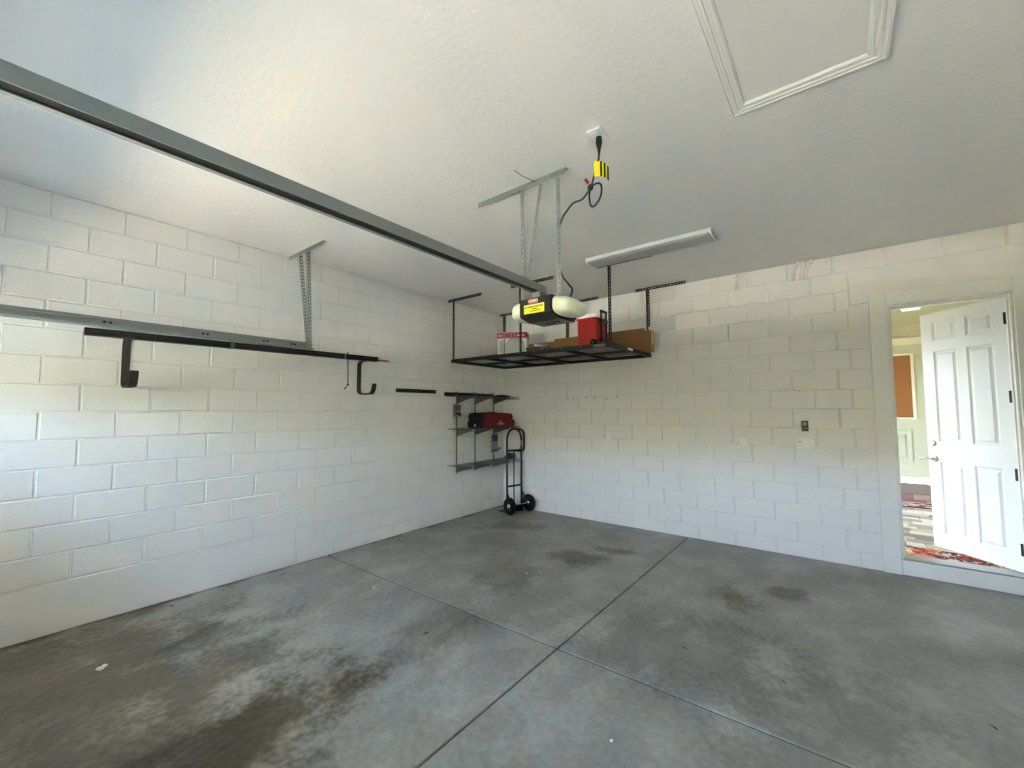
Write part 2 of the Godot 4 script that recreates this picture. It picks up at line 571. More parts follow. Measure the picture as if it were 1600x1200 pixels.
func build_floor():
	var n := 1400
	var data := PackedByteArray()
	data.resize(n * n * 3)
	var a := FastNoiseLite.new()
	a.seed = 11
	a.frequency = 1.1
	a.fractal_octaves = 5
	a.domain_warp_enabled = true
	a.domain_warp_amplitude = 0.5
	a.domain_warp_frequency = 1.0
	var b := FastNoiseLite.new()
	b.seed = 5
	b.frequency = 9.0
	b.fractal_octaves = 4
	var c := FastNoiseLite.new()
	c.seed = 23
	c.frequency = 2.6
	c.fractal_octaves = 4
	# x, z, half width, half length, turn, strength, brownness
	var stains_and_shade := [
		[2.19, 1.46, 0.34, 0.24, 0.5, 0.42, 0.55], [2.43, 1.03, 0.22, 0.12, 0.3, 0.4, 0.45], [3.74, 1.54, 0.17, 0.3, 0.2, 0.45, 0.9], [4.07, 1.14, 0.17, 0.16, 0.1, 0.4, 0.75],
		[2.15, 4.62, 0.27, 0.72, 0.06, 0.6, 0.75], [0.83, 4.45, 0.06, 0.3, 0.35, 0.34, 0.4], [1.95, 2.3, 0.3, 0.35, 0.1, 0.24, 0.4], [2.15, 3.5, 0.2, 0.5, 0.0, 0.18, 0.2],
		[1.1, 5.35, 1.4, 1.2, 0.15, 0.40, 0.6], [0.9, 0.9, 0.5, 0.25, 0.5, 0.2, 0.2], [3.6, 2.6, 0.7, 0.5, 0.3, 0.16, 0.1], [4.4, 3.0, 0.5, 0.9, 0.2, 0.14, 0.2], [1.7, 5.2, 0.5, 0.4, 0.0, 0.2, 0.4]]  # broad first entry: brownish dirt plus painted shade of the near left floor
	var at := 0
	for py in n:
		var z := (py + 0.5) / n * FRONT
		for px in n:
			var x := (px + 0.5) / n * RIGHT
			var big := a.get_noise_2d(x, z)
			var mid := c.get_noise_2d(x, z * 0.8)
			var fine := b.get_noise_2d(x * 2.0, z * 2.0)
			var v := 0.565 + big * 0.045 + mid * 0.035 + fine * 0.045
			# pale trowel patches with an edge
			v += smoothstep(0.12, 0.22, mid + big * 0.4) * 0.022
			# dark tyre lane
			v -= (smoothstep(1.86, 1.93, x + mid * 0.06) - smoothstep(2.3, 2.6, x + mid * 0.2)) * smoothstep(2.95, 3.1, z) * 0.05
			var r := v
			var g := v * 0.978
			var bl := v * 0.905
			for s in stains_and_shade:
				var dx: float = x - s[0]
				var dz: float = z - s[1]
				if abs(dx) > 2.6 or abs(dz) > 2.6: continue
				var ct := cos(s[4])
				var sn := sin(s[4])
				var q := Vector2((dx * ct - dz * sn) / s[2], (dx * sn + dz * ct) / s[3]).length()
				var k: float = smoothstep(1.2, 0.45, q + mid * 0.6 + fine * 0.25) * s[5] * 0.72
				r *= 1.0 - k * (1.0 - 0.14 * s[6])
				g *= 1.0 - k * (1.0 + 0.0 * s[6])
				bl *= 1.0 - k * (1.0 + 0.35 * s[6])
			# darker, browner line along the left wall
			var e := smoothstep(0.05, 0.0, x + mid * 0.08 - 0.012) * 0.35
			r *= 1.0 - e * 0.8
			g *= 1.0 - e
			bl *= 1.0 - e * 1.2
			data[at] = int(clamp(r, 0.0, 1.0) * 255.0)
			data[at + 1] = int(clamp(g, 0.0, 1.0) * 255.0)
			data[at + 2] = int(clamp(bl, 0.0, 1.0) * 255.0)
			at += 3
	var m := mat(Color(1, 1, 1), 0.6)
	m.albedo_texture = ImageTexture.create_from_image(Image.create_from_data(n, n, false, Image.FORMAT_RGB8, data))
	var rough := noise_image(512, 31, 0.012, 5)
	rough.convert(Image.FORMAT_RGB8)
	for y in 512:
		for x in 512:
			var v := 0.28 + 0.40 * rough.get_pixel(x, y).r
			rough.set_pixel(x, y, Color(v, v, v))
	m.roughness = 1.0
	m.roughness_texture = ImageTexture.create_from_image(rough)
	m.normal_enabled = true
	m.normal_texture = bump_tex(1024, 41, 0.05, 5, 3.0)
	m.normal_scale = 0.35
	M.concrete = m
	var w := struct("floor")
	var st := st_new()
	box(st, Vector3(-0.2, -0.2, -0.2), Vector3(RIGHT + 0.2, -0.012, FRONT + 0.2))
	put(st, "subfloor", mat(Color(0.17, 0.16, 0.145), 0.95), w)
	for xs in [[0.0, 2.944], [2.956, RIGHT]]:
		for zs in [[0.0, 3.056], [3.076, FRONT + 0.2]]:
			st = st_new()
			var ch := 0.004
			var lo := Vector3(xs[0], -0.1, zs[0])
			var hi := Vector3(xs[1], 0.0, zs[1])
			var top := [Vector3(lo.x + ch, 0, hi.z - ch), Vector3(hi.x - ch, 0, hi.z - ch), Vector3(hi.x - ch, 0, lo.z + ch), Vector3(lo.x + ch, 0, lo.z + ch)]
			var rim := [Vector3(lo.x, -ch, hi.z), Vector3(hi.x, -ch, hi.z), Vector3(hi.x, -ch, lo.z), Vector3(lo.x, -ch, lo.z)]
			var face := func(p: Array, nn: Vector3):
				for i in [0, 2, 1, 0, 3, 2]:
					st.set_normal(nn)
					st.set_uv(Vector2(p[i].x / RIGHT, p[i].z / FRONT))
					st.add_vertex(p[i])
			face.call(top, Vector3.UP)
			for k in 4:
				var j := (k + 1) % 4
				var p := [rim[k], rim[j], top[j], top[k]]
				face.call(p, (Vector3(p[1]) - p[0]).cross(Vector3(p[2]) - p[0]).normalized())
				p = [rim[k] + Vector3.DOWN * 0.09, rim[j] + Vector3.DOWN * 0.09, rim[j], rim[k]]
				face.call(p, (Vector3(p[1]) - p[0]).cross(Vector3(p[2]) - p[0]).normalized())
			st.generate_tangents()
			put(st, "slab", m, w)

func build_garage_door():
	# closed sectional door behind the camera, with a row of panes in its top section
	var d := struct("door_2", Vector3(2.89, 0, FRONT + 0.06))
	var h := 2.13 / 4.0
	for k in 3:
		var st := st_new()
		sized(st, Vector3(0, h * (k + 0.5), 0), Vector3(4.86, h - 0.004, 0.045), 0.006)
		put(st, "section", M.door, d)
	var y0 := h * 3
	var wy0 := WIN_LO
	var wy1 := WIN_HI
	var st := st_new()
	box(st, Vector3(-2.43, y0, -0.0225), Vector3(2.43, wy0, 0.0225))
	box(st, Vector3(-2.43, wy1, -0.0225), Vector3(2.43, 2.128, 0.0225))
	var n := 8
	var pitch := 4.86 / n
	for k in n + 1:
		var a := -2.43 + k * pitch
		box(st, Vector3(max(a - 0.045, -2.43), wy0, -0.0225), Vector3(min(a + 0.045, 2.43), wy1, 0.0225))
	put(st, "window_section", M.door, d)
	for k in n:
		var a := -2.43 + (k + 0.5) * pitch
		st = st_new()
		sized(st, Vector3(a, (wy0 + wy1) * 0.5, 0), Vector3(pitch - 0.09, wy1 - wy0, 0.004))
		put(st, "pane", M.glass, d)

# driveway, lawn, planting across the street: light for the room through the panes; eave and wing added as shade
func build_outdoors():
	var g := struct("front_yard")
	var st := st_new()
	box(st, Vector3(-0.4, -0.25, FRONT + 0.2), Vector3(9.5, -0.02, 19.0))
	put(st, "driveway", M.concrete_out, g)
	st = st_new()
	box(st, Vector3(-60, -0.4, FRONT + 0.2), Vector3(60, -0.26, 70))
	put(st, "lawn", M.lawn, g)
	# clipped trees and houses across the street make an uneven skyline
	for k in 16:
		st = st_new()
		var r := rng.randf_range(2.6, 4.4)
		pillow(st, Vector3(-34.0 + k * 4.4 + rng.randf_range(-1.0, 1.0), HEDGE - r + rng.randf_range(-0.5, 0.7), 25.0 + rng.randf_range(-1.0, 2.0)), Vector3(r, r * 1.1, r * 0.8), 2.2, Transform3D.IDENTITY, 16, 10)
		put(st, "tree_crown", M.hedge, g)
	st = st_new()
	box(st, Vector3(-40, -0.3, 26.0), Vector3(40, HEDGE - 0.9, 27.5), 0.3)
	put(st, "far_house_front", M.stucco, g)
	g = struct("added_eave")  # unseen overhang, added to keep high sky off the near floor
	st = st_new()
	box(st, Vector3(-0.8, 2.5, FRONT + 0.2), Vector3(RIGHT + 0.55, 2.62, FRONT + 0.78))
	put(st, "added_shade_board", M.trim, g)
	g = struct("added_shade_wing")  # unseen block, added to shade the driveway and dim the right ceiling
	st = st_new()
	box(st, Vector3(6.6, -0.3, FRONT + 0.2), Vector3(12.0, 4.1, FRONT + 6.0))
	put(st, "stucco", M.stucco, g)

const WIN_LO := 1.62
const WIN_HI := 1.97
const HEDGE := 4.2

# ---------------------------------------------------------------- side door, its frame and what lies beyond it
func build_side_door():
	var t := struct("trim_1")
	var st := st_new()
	box(st, Vector3(4.764, 0.0, 0.0), Vector3(4.9, 2.722, 0.032), 0.004)
	put(st, "side_casing", M.trim, t)
	st = st_new()
	box(st, Vector3(4.9, 2.592, 0.0), Vector3(5.72, 2.722, 0.031), 0.004)
	put(st, "head_casing", M.trim, t)
	st = st_new()
	box(st, Vector3(5.72, 0.0, 0.0), Vector3(5.856, 2.722, 0.032), 0.004)
	put(st, "side_casing", M.trim, t)
	st = st_new()
	box(st, Vector3(4.9, 0.15, -0.2), Vector3(4.918, 2.6, 0.004), 0.002)
	put(st, "jamb", M.trim, t)
	st = st_new()
	box(st, Vector3(5.702, 0.15, -0.2), Vector3(5.72, 2.6, 0.004), 0.002)
	put(st, "jamb", M.trim, t)
	st = st_new()
	box(st, Vector3(4.918, 2.58, -0.2), Vector3(5.702, 2.6, 0.004), 0.002)
	put(st, "head_jamb", M.trim, t)
	st = st_new()
	box(st, Vector3(4.918, 0.15, -0.085), Vector3(4.93, 2.58, -0.05), 0.002)
	box(st, Vector3(5.69, 0.15, -0.085), Vector3(5.702, 2.58, -0.05), 0.002)
	box(st, Vector3(4.93, 2.568, -0.085), Vector3(5.69, 2.58, -0.05), 0.002)
	put(st, "door_stop", M.trim, t)
	st = st_new()
	box(st, Vector3(4.901, 0.0, -0.21), Vector3(5.719, 0.136, 0.012), 0.005)
	put(st, "painted_curb", M.trim, t)
	st = st_new()
	box(st, Vector3(4.918, 0.136, -0.2), Vector3(5.702, 0.15, -0.01), 0.004)
	put(st, "sill", M.aluminium, t)

	# leaf: hinged on the right, swung out by 51 degrees; local x runs from the free edge to the hinge, +z is the side towards the room
	var d := struct("door_1", Vector3(5.70, 0.158, -0.098))
	d.basis = Basis(Vector3(cos(deg_to_rad(51.0)), 0, sin(deg_to_rad(51.0))), Vector3.UP, Vector3(-sin(deg_to_rad(51.0)), 0, cos(deg_to_rad(51.0))))
	var w := 0.775
	var h := 2.415
	st = st_new()
	var cols := [[0.115, 0.345], [0.43, 0.66]]
	var rows := [[0.145, 0.875], [1.075, 2.015], [2.125, 2.315]]
	# slab with raised-and-fielded panels on the room side
	box(st, Vector3(-w, 0, -0.044), Vector3(0, h, -0.012), 0.002)
	var xs := [0.0, cols[0][0], cols[0][1], cols[1][0], cols[1][1], w]
	var ys := [0.0, rows[0][0], rows[0][1], rows[1][0], rows[1][1], rows[2][0], rows[2][1], h]
	for i in 5:
		for j in 7:
			if i % 2 == 1 and j % 2 == 1: continue
			quad(st, mir(xs[i], ys[j], 0), mir(xs[i], ys[j + 1], 0), mir(xs[i + 1], ys[j + 1], 0), mir(xs[i + 1], ys[j], 0))
	# rim of the slab
	for e in [[0.0, 0.0, w, 0.0], [w, 0.0, w, h], [w, h, 0.0, h], [0.0, h, 0.0, 0.0]]:
		quad(st, mir(e[0], e[1], 0), mir(e[2], e[3], 0), mir(e[2], e[3], -0.014), mir(e[0], e[1], -0.014))
	put(st, "slab", M.door, d)
	for r in rows:
		for c in cols:
			st = st_new()
			var rings := []
			for q in [[0.0, 0.0], [0.014, -0.010], [0.026, -0.010], [0.046, -0.001]]:
				rings.append([mir(c[0] + q[0], r[0] + q[0], q[1]), mir(c[0] + q[0], r[1] - q[0], q[1]), mir(c[1] - q[0], r[1] - q[0], q[1]), mir(c[1] - q[0], r[0] + q[0], q[1])])
			for k in 3:
				for i in 4:
					var j := (i + 1) % 4
					quad(st, rings[k][i], rings[k][j], rings[k + 1][j], rings[k + 1][i])
			quad(st, rings[3][0], rings[3][1], rings[3][2], rings[3][3])
			put(st, "panel", M.door, d)
	# lock and lever
	var knob := Basis(Vector3.RIGHT, PI / 2)
	st = st_new()
	lathe(st, [Vector2(0.030, 0.0), Vector2(0.030, 0.004), Vector2(0.024, 0.016), Vector2(0, 0.018)], Transform3D(knob, Vector3(0.06 - w, 1.06, 0.0)), 20)
	put(st, "deadbolt", M.steel, d)
	st = st_new()
	lathe(st, [Vector2(0.032, 0.0), Vector2(0.032, 0.010), Vector2(0.011, 0.012), Vector2(0.011, 0.05), Vector2(0, 0.05)], Transform3D(knob, Vector3(0.06 - w, 0.90, 0.0)), 20)
	tube(st, spline([Vector3(0.06 - w, 0.90, 0.046), Vector3(0.02 - w, 0.902, 0.052), Vector3(-0.02 - w, 0.896, 0.05), Vector3(-0.05 - w, 0.892, 0.046)], 4), 0.0095, 8)
	put(st, "lever_handle", M.steel, d)
	for y in [0.20, 0.84, 1.52, 2.22]:
		st = st_new()
		sized(st, Vector3(0.0015, y, -0.02), Vector3(0.005, 0.105, 0.036), 0.001)
		tube(st, [Vector3(0.006, y - 0.056, 0.006), Vector3(0.006, y + 0.056, 0.006)], 0.011, 10)
		sized(st, Vector3(0.004, y, 0.02), Vector3(0.03, 0.105, 0.004), 0.001)
		put(st, "hinge", M.iron, d)

func mir(x: float, y: float, z: float) -> Vector3:
	return Vector3(-x, y, z)

func build_entry():
	# covered walk between the garage and the house
	var g := struct("patio")
	var st := st_new()
	box(st, Vector3(-4.0, -0.1, -9.0), Vector3(14.0, 0.055, -0.2))
	put(st, "bedding_sand", mat(Color(0.55, 0.50, 0.42), 0.95), g)
	var tones := []
	for c in [Color(0.70, 0.69, 0.69), Color(0.60, 0.60, 0.62), Color(0.82, 0.79, 0.75), Color(0.92, 0.90, 0.87)]:
		tones.append(tri_mat(mat(c, 0.85), 3.0, M.stucco.normal_texture, 0.4))
	var cache := {}
	var z := -0.2
	var row := 0
	while z > -3.6:
		var d: float = [0.16, 0.16, 0.11, 0.16][row % 4]
		var x: float = 4.45 + [0.0, -0.13, -0.05, -0.2][row % 4]
		while x < 6.3:
			var w: float = [0.24, 0.16, 0.32][rng.randi_range(0, 2)]
			var key := "%d_%d" % [round(w * 100), round(d * 100)]
			if not cache.has(key):
				var s := st_new()
				sized(s, Vector3(0, -0.03, 0), Vector3(w - 0.006, 0.06, d - 0.006), 0.005)
				cache[key] = s.commit()
			var o := put_mesh(cache[key], "paver", tones[rng.randi_range(0, 3)], g)
			o.position = Vector3(x + w * 0.5, 0.1 + rng.randf_range(-0.0015, 0.0015), z - d * 0.5)
			x += w
		z -= d
		row += 1
	# two brick steps up to the house door
	var b := thing("entry_steps", Vector3(5.3, 0.055, -3.7), "low brick steps below the sage house door, seen through the doorway", "steps")
	var brick_tones := [tri_mat(mat(Color(0.62, 0.46, 0.43), 0.9), 4.0, M.stucco.normal_texture, 0.5), tri_mat(mat(Color(0.55, 0.42, 0.41), 0.9), 4.0, M.stucco.normal_texture, 0.5), tri_mat(mat(Color(0.66, 0.54, 0.50), 0.9), 4.0, M.stucco.normal_texture, 0.5)]
	st = st_new()
	box(st, Vector3(-1.2, 0.0, -0.15), Vector3(1.2, 0.155, -0.01))
	box(st, Vector3(-1.2, 0.0, -0.285), Vector3(1.2, 0.30, -0.14))
	put(st, "mortar_core", mat(Color(0.5, 0.45, 0.42), 0.95), b)
	st = st_new()
	sized(st, Vector3.ZERO, Vector3(0.195, 0.075, 0.12), 0.006)
	var bm := st.commit()
	for k in 12:
		for q in [[0.03, -0.055], [0.112, -0.055], [0.26, -0.215]]:
			var o := put_mesh(bm, "brick", brick_tones[rng.randi_range(0, 2)], b)
			o.position = Vector3(-1.1 + k * 0.2 + (0.05 if q[0] > 0.1 else 0.0), q[0] + 0.01, q[1])
	# house wall, its frieze and the porch ceiling
	g = struct("house_wall")
	st = st_new()
	box(st, Vector3(-4.0, 0.35, -4.3), Vector3(4.3, 3.0, -4.0))
	box(st, Vector3(5.62, 0.35, -4.3), Vector3(14.0, 3.0, -4.0))
	box(st, Vector3(4.3, 2.76, -4.3), Vector3(5.62, 3.0, -4.0))
	box(st, Vector3(-4.0, -0.1, -4.3), Vector3(14.0, 0.35, -4.01))
	box(st, Vector3(8.0, -0.1, -4.3), Vector3(8.3, 3.0, -0.2))  # unseen wall added to close the right end against daylight
	box(st, Vector3(6.25, -0.1, -0.4), Vector3(7.62, 3.0, -0.2))  # unseen infill added to dim the walk, with a narrow gap left
	# unseen end wall added to cut daylight; its archway sets the brightness
	box(st, Vector3(1.0, -0.1, -4.3), Vector3(1.2, 3.0, -3.5))
	box(st, Vector3(1.0, -0.1, -1.1), Vector3(1.2, 3.0, -0.2))
	box(st, Vector3(1.0, 2.45, -3.5), Vector3(1.2, 3.0, -1.1))
	put(st, "stucco", M.stucco, g)
	st = st_new()
	box(st, Vector3(4.1, 2.63, -4.02), Vector3(5.9, 2.76, -3.96), 0.006)
	put(st, "frieze_board", M.cream, g)
	g = struct("porch_ceiling")
	st = st_new()
	box(st, Vector3(-2.5, 2.98, -4.3), Vector3(9.0, 3.1, -0.2))  # real above the door view; lengthened out of sight to cut daylight
	put(st, "stucco_soffit", M.stucco, g)
	# house door with a tall amber pane
	var d := thing("entry_door", Vector3(4.96, 0.37, -4.0), "sage panelled house door with amber glass, seen through the open doorway", "door")
	st = st_new()
	var pane := [0.08, 0.49, 1.06, 2.09]
	box(st, Vector3(-0.64, 0.1, -0.05), Vector3(-0.62 + 0.02, 2.26, 0.0))
	box(st, Vector3(-0.60, 0.1, -0.05), Vector3(0.66, pane[2], 0.0), 0.003)
	box(st, Vector3(-0.60, pane[3], -0.05), Vector3(0.66, 2.26, 0.0), 0.003)
	box(st, Vector3(pane[1], pane[2], -0.05), Vector3(0.66, pane[3], 0.0))
	box(st, Vector3(-0.60, pane[2], -0.05), Vector3(pane[0], pane[3], 0.0))
	put(st, "leaf", M.sage, d)
	st = st_new()
	box(st, Vector3(pane[0], pane[2], -0.035), Vector3(pane[1], pane[3], -0.025))
	put(st, "pane", M.amber, d, "amber glass")
	st = st_new()
	box(st, Vector3(pane[0] + 0.16, pane[2], -0.06), Vector3(pane[1], pane[3] - 0.28, -0.05))
	put(st, "curtain", M.amber_light, d)
	var fr := st_new()
	for q in [[pane[0] - 0.03, pane[1] + 0.035, pane[2] - 0.035, pane[2]], [pane[0] - 0.03, pane[1] + 0.035, pane[3], pane[3] + 0.035], [pane[0] - 0.03, pane[0], pane[2], pane[3]], [pane[1], pane[1] + 0.035, pane[2], pane[3]]]:
		box(fr, Vector3(q[0], q[2], -0.03), Vector3(q[1], q[3], 0.012), 0.003)
	put(fr, "pane_frame", M.cream, d)
	for x in [0.17, -0.35]:
		st = st_new()
		for q in [[x, x + 0.28, 0.30, 0.34], [x, x + 0.28, 0.84, 0.88], [x, x + 0.035, 0.34, 0.84], [x + 0.245, x + 0.28, 0.34, 0.84]]:
			box(st, Vector3(q[0], q[2], -0.005), Vector3(q[1], q[3], 0.008), 0.003)
		box(st, Vector3(x + 0.075, 0.40, -0.005), Vector3(x + 0.205, 0.78, 0.007), 0.005)
		put(st, "moulding", M.sage, d)
	st = st_new()
	box(st, Vector3(-0.66, 0.0, -0.05), Vector3(0.66, 0.1, 0.05), 0.004)
	put(st, "threshold", M.cream, d)
	# flush ceiling lamp
	var l := thing("porch_light", Vector3(5.28, 2.98, -1.92), "lit white glass porch lamp on the ceiling beyond the doorway", "lamp")
	st = st_new()
	box(st, Vector3(-0.15, -0.025, -0.15), Vector3(0.15, 0.0, 0.15), 0.008)
	put(st, "base_plate", M.iron, l)
	var glow := mat(Color(0.95, 0.92, 0.86), 0.4)
	glow.emission_enabled = true
	glow.emission = Color(1.0, 0.93, 0.80)
	glow.emission_energy_multiplier = 0.05
	st = st_new()
	var a := [Vector3(-0.135, -0.025, 0.135), Vector3(0.135, -0.025, 0.135), Vector3(0.135, -0.025, -0.135), Vector3(-0.135, -0.025, -0.135)]
	var c2 := [Vector3(-0.085, -0.115, 0.085), Vector3(0.085, -0.115, 0.085), Vector3(0.085, -0.115, -0.085), Vector3(-0.085, -0.115, -0.085)]
	for k in 4:
		var j := (k + 1) % 4
		quad(st, c2[k], c2[j], a[j], a[k])
	quad(st, c2[3], c2[2], c2[1], c2[0])
	put(st, "glass_shade", glow, l)
	for k in 4:
		st = st_new()
		tube(st, [a[k] * 1.01, c2[k] * 1.01], 0.005, 6)
		put(st, "shade_rib", M.iron, l)
	var om := OmniLight3D.new()
	om.name = "porch_lamp_light"
	om.position = Vector3(0, -0.16, 0)
	om.light_color = Color(1.0, 0.9, 0.74)
	om.light_energy = 0.0012
	om.light_size = 0.08
	om.omni_range = 12.0
	om.omni_attenuation = 2.0
	om.shadow_enabled = true
	l.add_child(om)
	# mats: leaves in red, orange and white
	var mt := mat_print(77)
	var o := thing("doormat", Vector3(5.33, 0.103, -0.46), "doormat printed with red and orange leaves right outside the open door", "mat")
	st = st_new()
	print_sheet(st, 0.76, 0.40, 0.01)
	put(st, "printed_top", mt, o)
	st = st_new()
	for q in [[-0.392, -0.38, -0.212, 0.212], [0.38, 0.392, -0.212, 0.212], [-0.38, 0.38, -0.212, -0.2], [-0.38, 0.38, 0.2, 0.212]]:
		box(st, Vector3(q[0], 0.0, q[2]), Vector3(q[1], 0.012, q[3]), 0.003)
	put(st, "dark_border", mat(Color(0.16, 0.10, 0.12), 0.9), o)
	o = thing("step_mat", Vector3(5.38, 0.103, -3.36), "faded red mat lying at the foot of the brick steps", "mat")
	st = st_new()
	print_sheet(st, 0.9, 0.36, 0.01)
	put(st, "printed_top", mat_print(12), o)
	st = st_new()
	for q in [[-0.462, -0.45, -0.192, 0.192], [0.45, 0.462, -0.192, 0.192], [-0.45, 0.45, -0.192, -0.18], [-0.45, 0.45, 0.18, 0.192]]:
		box(st, Vector3(q[0], 0.0, q[2]), Vector3(q[1], 0.012, q[3]), 0.003)
	put(st, "dark_border", mat(Color(0.26, 0.14, 0.15), 0.9), o)

func print_sheet(st: SurfaceTool, w: float, d: float, h: float):
	var p := [Vector3(-w / 2, h, d / 2), Vector3(w / 2, h, d / 2), Vector3(w / 2, h, -d / 2), Vector3(-w / 2, h, -d / 2)]
	var uv := [Vector2(0, 1), Vector2(1, 1), Vector2(1, 0), Vector2(0, 0)]
	for i in [0, 2, 1, 0, 3, 2]:
		st.set_normal(Vector3.UP)
		st.set_uv(uv[i])
		st.add_vertex(p[i])
	var q := [Vector3(-w / 2, 0, d / 2), Vector3(w / 2, 0, d / 2), Vector3(w / 2, 0, -d / 2), Vector3(-w / 2, 0, -d / 2)]
	for k in 4:
		var j := (k + 1) % 4
		for v in [q[k], p[j], q[j], q[k], p[k], p[j]]:
			st.set_normal((Vector3(q[j]) - q[k]).cross(Vector3.UP).normalized())
			st.set_uv(Vector2(0.01, 0.01))
			st.add_vertex(v)

func mat_print(seed_: int) -> StandardMaterial3D:
	var im := Image.create(192, 96, false, Image.FORMAT_RGB8)
	var f := FastNoiseLite.new()
	f.seed = seed_
	f.frequency = 0.045
	f.noise_type = FastNoiseLite.TYPE_CELLULAR
	f.cellular_return_type = FastNoiseLite.RETURN_CELL_VALUE
	var cs := [Color(0.78, 0.22, 0.16), Color(0.90, 0.48, 0.20), Color(0.92, 0.88, 0.84), Color(0.35, 0.16, 0.20), Color(0.85, 0.34, 0.30), Color(0.74, 0.16, 0.16)]
	for y in 96:
		for x in 192:
			var v: float = f.get_noise_2d(x, y)
			im.set_pixel(x, y, cs[int(clamp((v + 1.0) * 3.0, 0, 5))])
	var m := mat(Color(1, 1, 1), 0.95)
	m.albedo_texture = ImageTexture.create_from_image(im)
	return m

# ---------------------------------------------------------------- ceiling fittings
func build_hatch():
	var h := thing("attic_hatch", Vector3(4.41, CEIL, 3.62), "white attic hatch with ribbed trim in the ceiling at top right", "hatch")
	var x0 := -0.32
	var x1 := 0.325
	var z0 := -0.588
	var z1 := 0.62
	var w := 0.078
	var st := st_new()
	box(st, Vector3(x0 + w * 0.8, -0.004, z0 + w * 0.8), Vector3(x1 - w * 0.8, 0.0, z1 - w * 0.8))
	put(st, "panel", M.hatch, h)
	# ribbed casing profile: offset from the outer edge, depth
	var prof := [[0.0, 0.0], [0.0, 0.017], [0.012, 0.019], [0.016, 0.015], [0.026, 0.015], [0.03, 0.0185], [0.040, 0.0185], [0.044, 0.014], [0.054, 0.014], [0.058, 0.016], [0.070, 0.016], [0.078, 0.009], [0.078, 0.0]]
	var corners := [Vector3(x0, 0, z0), Vector3(x1, 0, z0), Vector3(x1, 0, z1), Vector3(x0, 0, z1)]
	for k in 4:
		var a: Vector3 = corners[k]
		var b: Vector3 = corners[(k + 1) % 4]
		var d := (b - a).normalized()
		var inn := Vector3(-d.z, 0, d.x)
		st = st_new()
		for i in prof.size() - 1:
			var p = prof[i]
			var q = prof[i + 1]
			var ap: Vector3 = a + (d + inn) * p[0] + Vector3.DOWN * p[1]
			var bp: Vector3 = b + (-d + inn) * p[0] + Vector3.DOWN * p[1]
			var aq: Vector3 = a + (d + inn) * q[0] + Vector3.DOWN * q[1]
			var bq: Vector3 = b + (-d + inn) * q[0] + Vector3.DOWN * q[1]
			quad(st, ap, bp, bq, aq)
		put(st, "casing", M.trim, h)

func build_ceiling_light():
	var l := thing("ceiling_light", Vector3(3.035, CEIL, 1.455), "unlit long fluorescent light fixture with grey diffuser on the ceiling", "light")
	var st := st_new()
	# housing profile in (z, y): shallow trapezium with sloped sides
	var hx := 0.612
	var tf := Transform3D(Basis(Vector3(0, 0, 1), Vector3.UP, Vector3(-1, 0, 0)), Vector3.ZERO)
	st = st_new()
	box(st, Vector3(-hx, -0.036, -0.122), Vector3(hx, 0.0, 0.122), 0.004)
	put(st, "housing", M.fixture, l)
	st = st_new()
	prism(st, PackedVector2Array([Vector2(-0.119, -0.034), Vector2(-0.112, -0.046), Vector2(-0.09, -0.055), Vector2(0.09, -0.055), Vector2(0.112, -0.046), Vector2(0.119, -0.034)]), -hx + 0.012, hx - 0.012, tf)
	put(st, "diffuser", M.prismatic, l)
	for s in [-1.0, 1.0]:
		st = st_new()
		prism(st, PackedVector2Array([Vector2(-0.124, 0.0), Vector2(-0.124, -0.036), Vector2(-0.115, -0.05), Vector2(-0.092, -0.059), Vector2(0.092, -0.059), Vector2(0.115, -0.05), Vector2(0.124, -0.036), Vector2(0.124, 0.0)]), s * hx - 0.012, s * hx + 0.004, tf)
		put(st, "end_cap", M.fixture, l)

func build_ceiling_outlet():
	var o := thing("ceiling_outlet", Vector3(3.441, CEIL, 3.352), "white electrical outlet plate on the ceiling with a black plug in it", "outlet")
	var st := st_new()
	box(st, Vector3(-0.043, -0.013, -0.062), Vector3(0.043, 0.0, 0.062), 0.005)
	put(st, "cover_plate", M.white, o)
	for z in [-0.021, 0.021]:
		st = st_new()
		lathe(st, [Vector2(0.0165, -0.0125), Vector2(0.0165, -0.0155), Vector2(0.0, -0.0155)], Transform3D(Basis.IDENTITY, Vector3(0, 0, z)), 18)
		put(st, "socket_face", M.white, o)

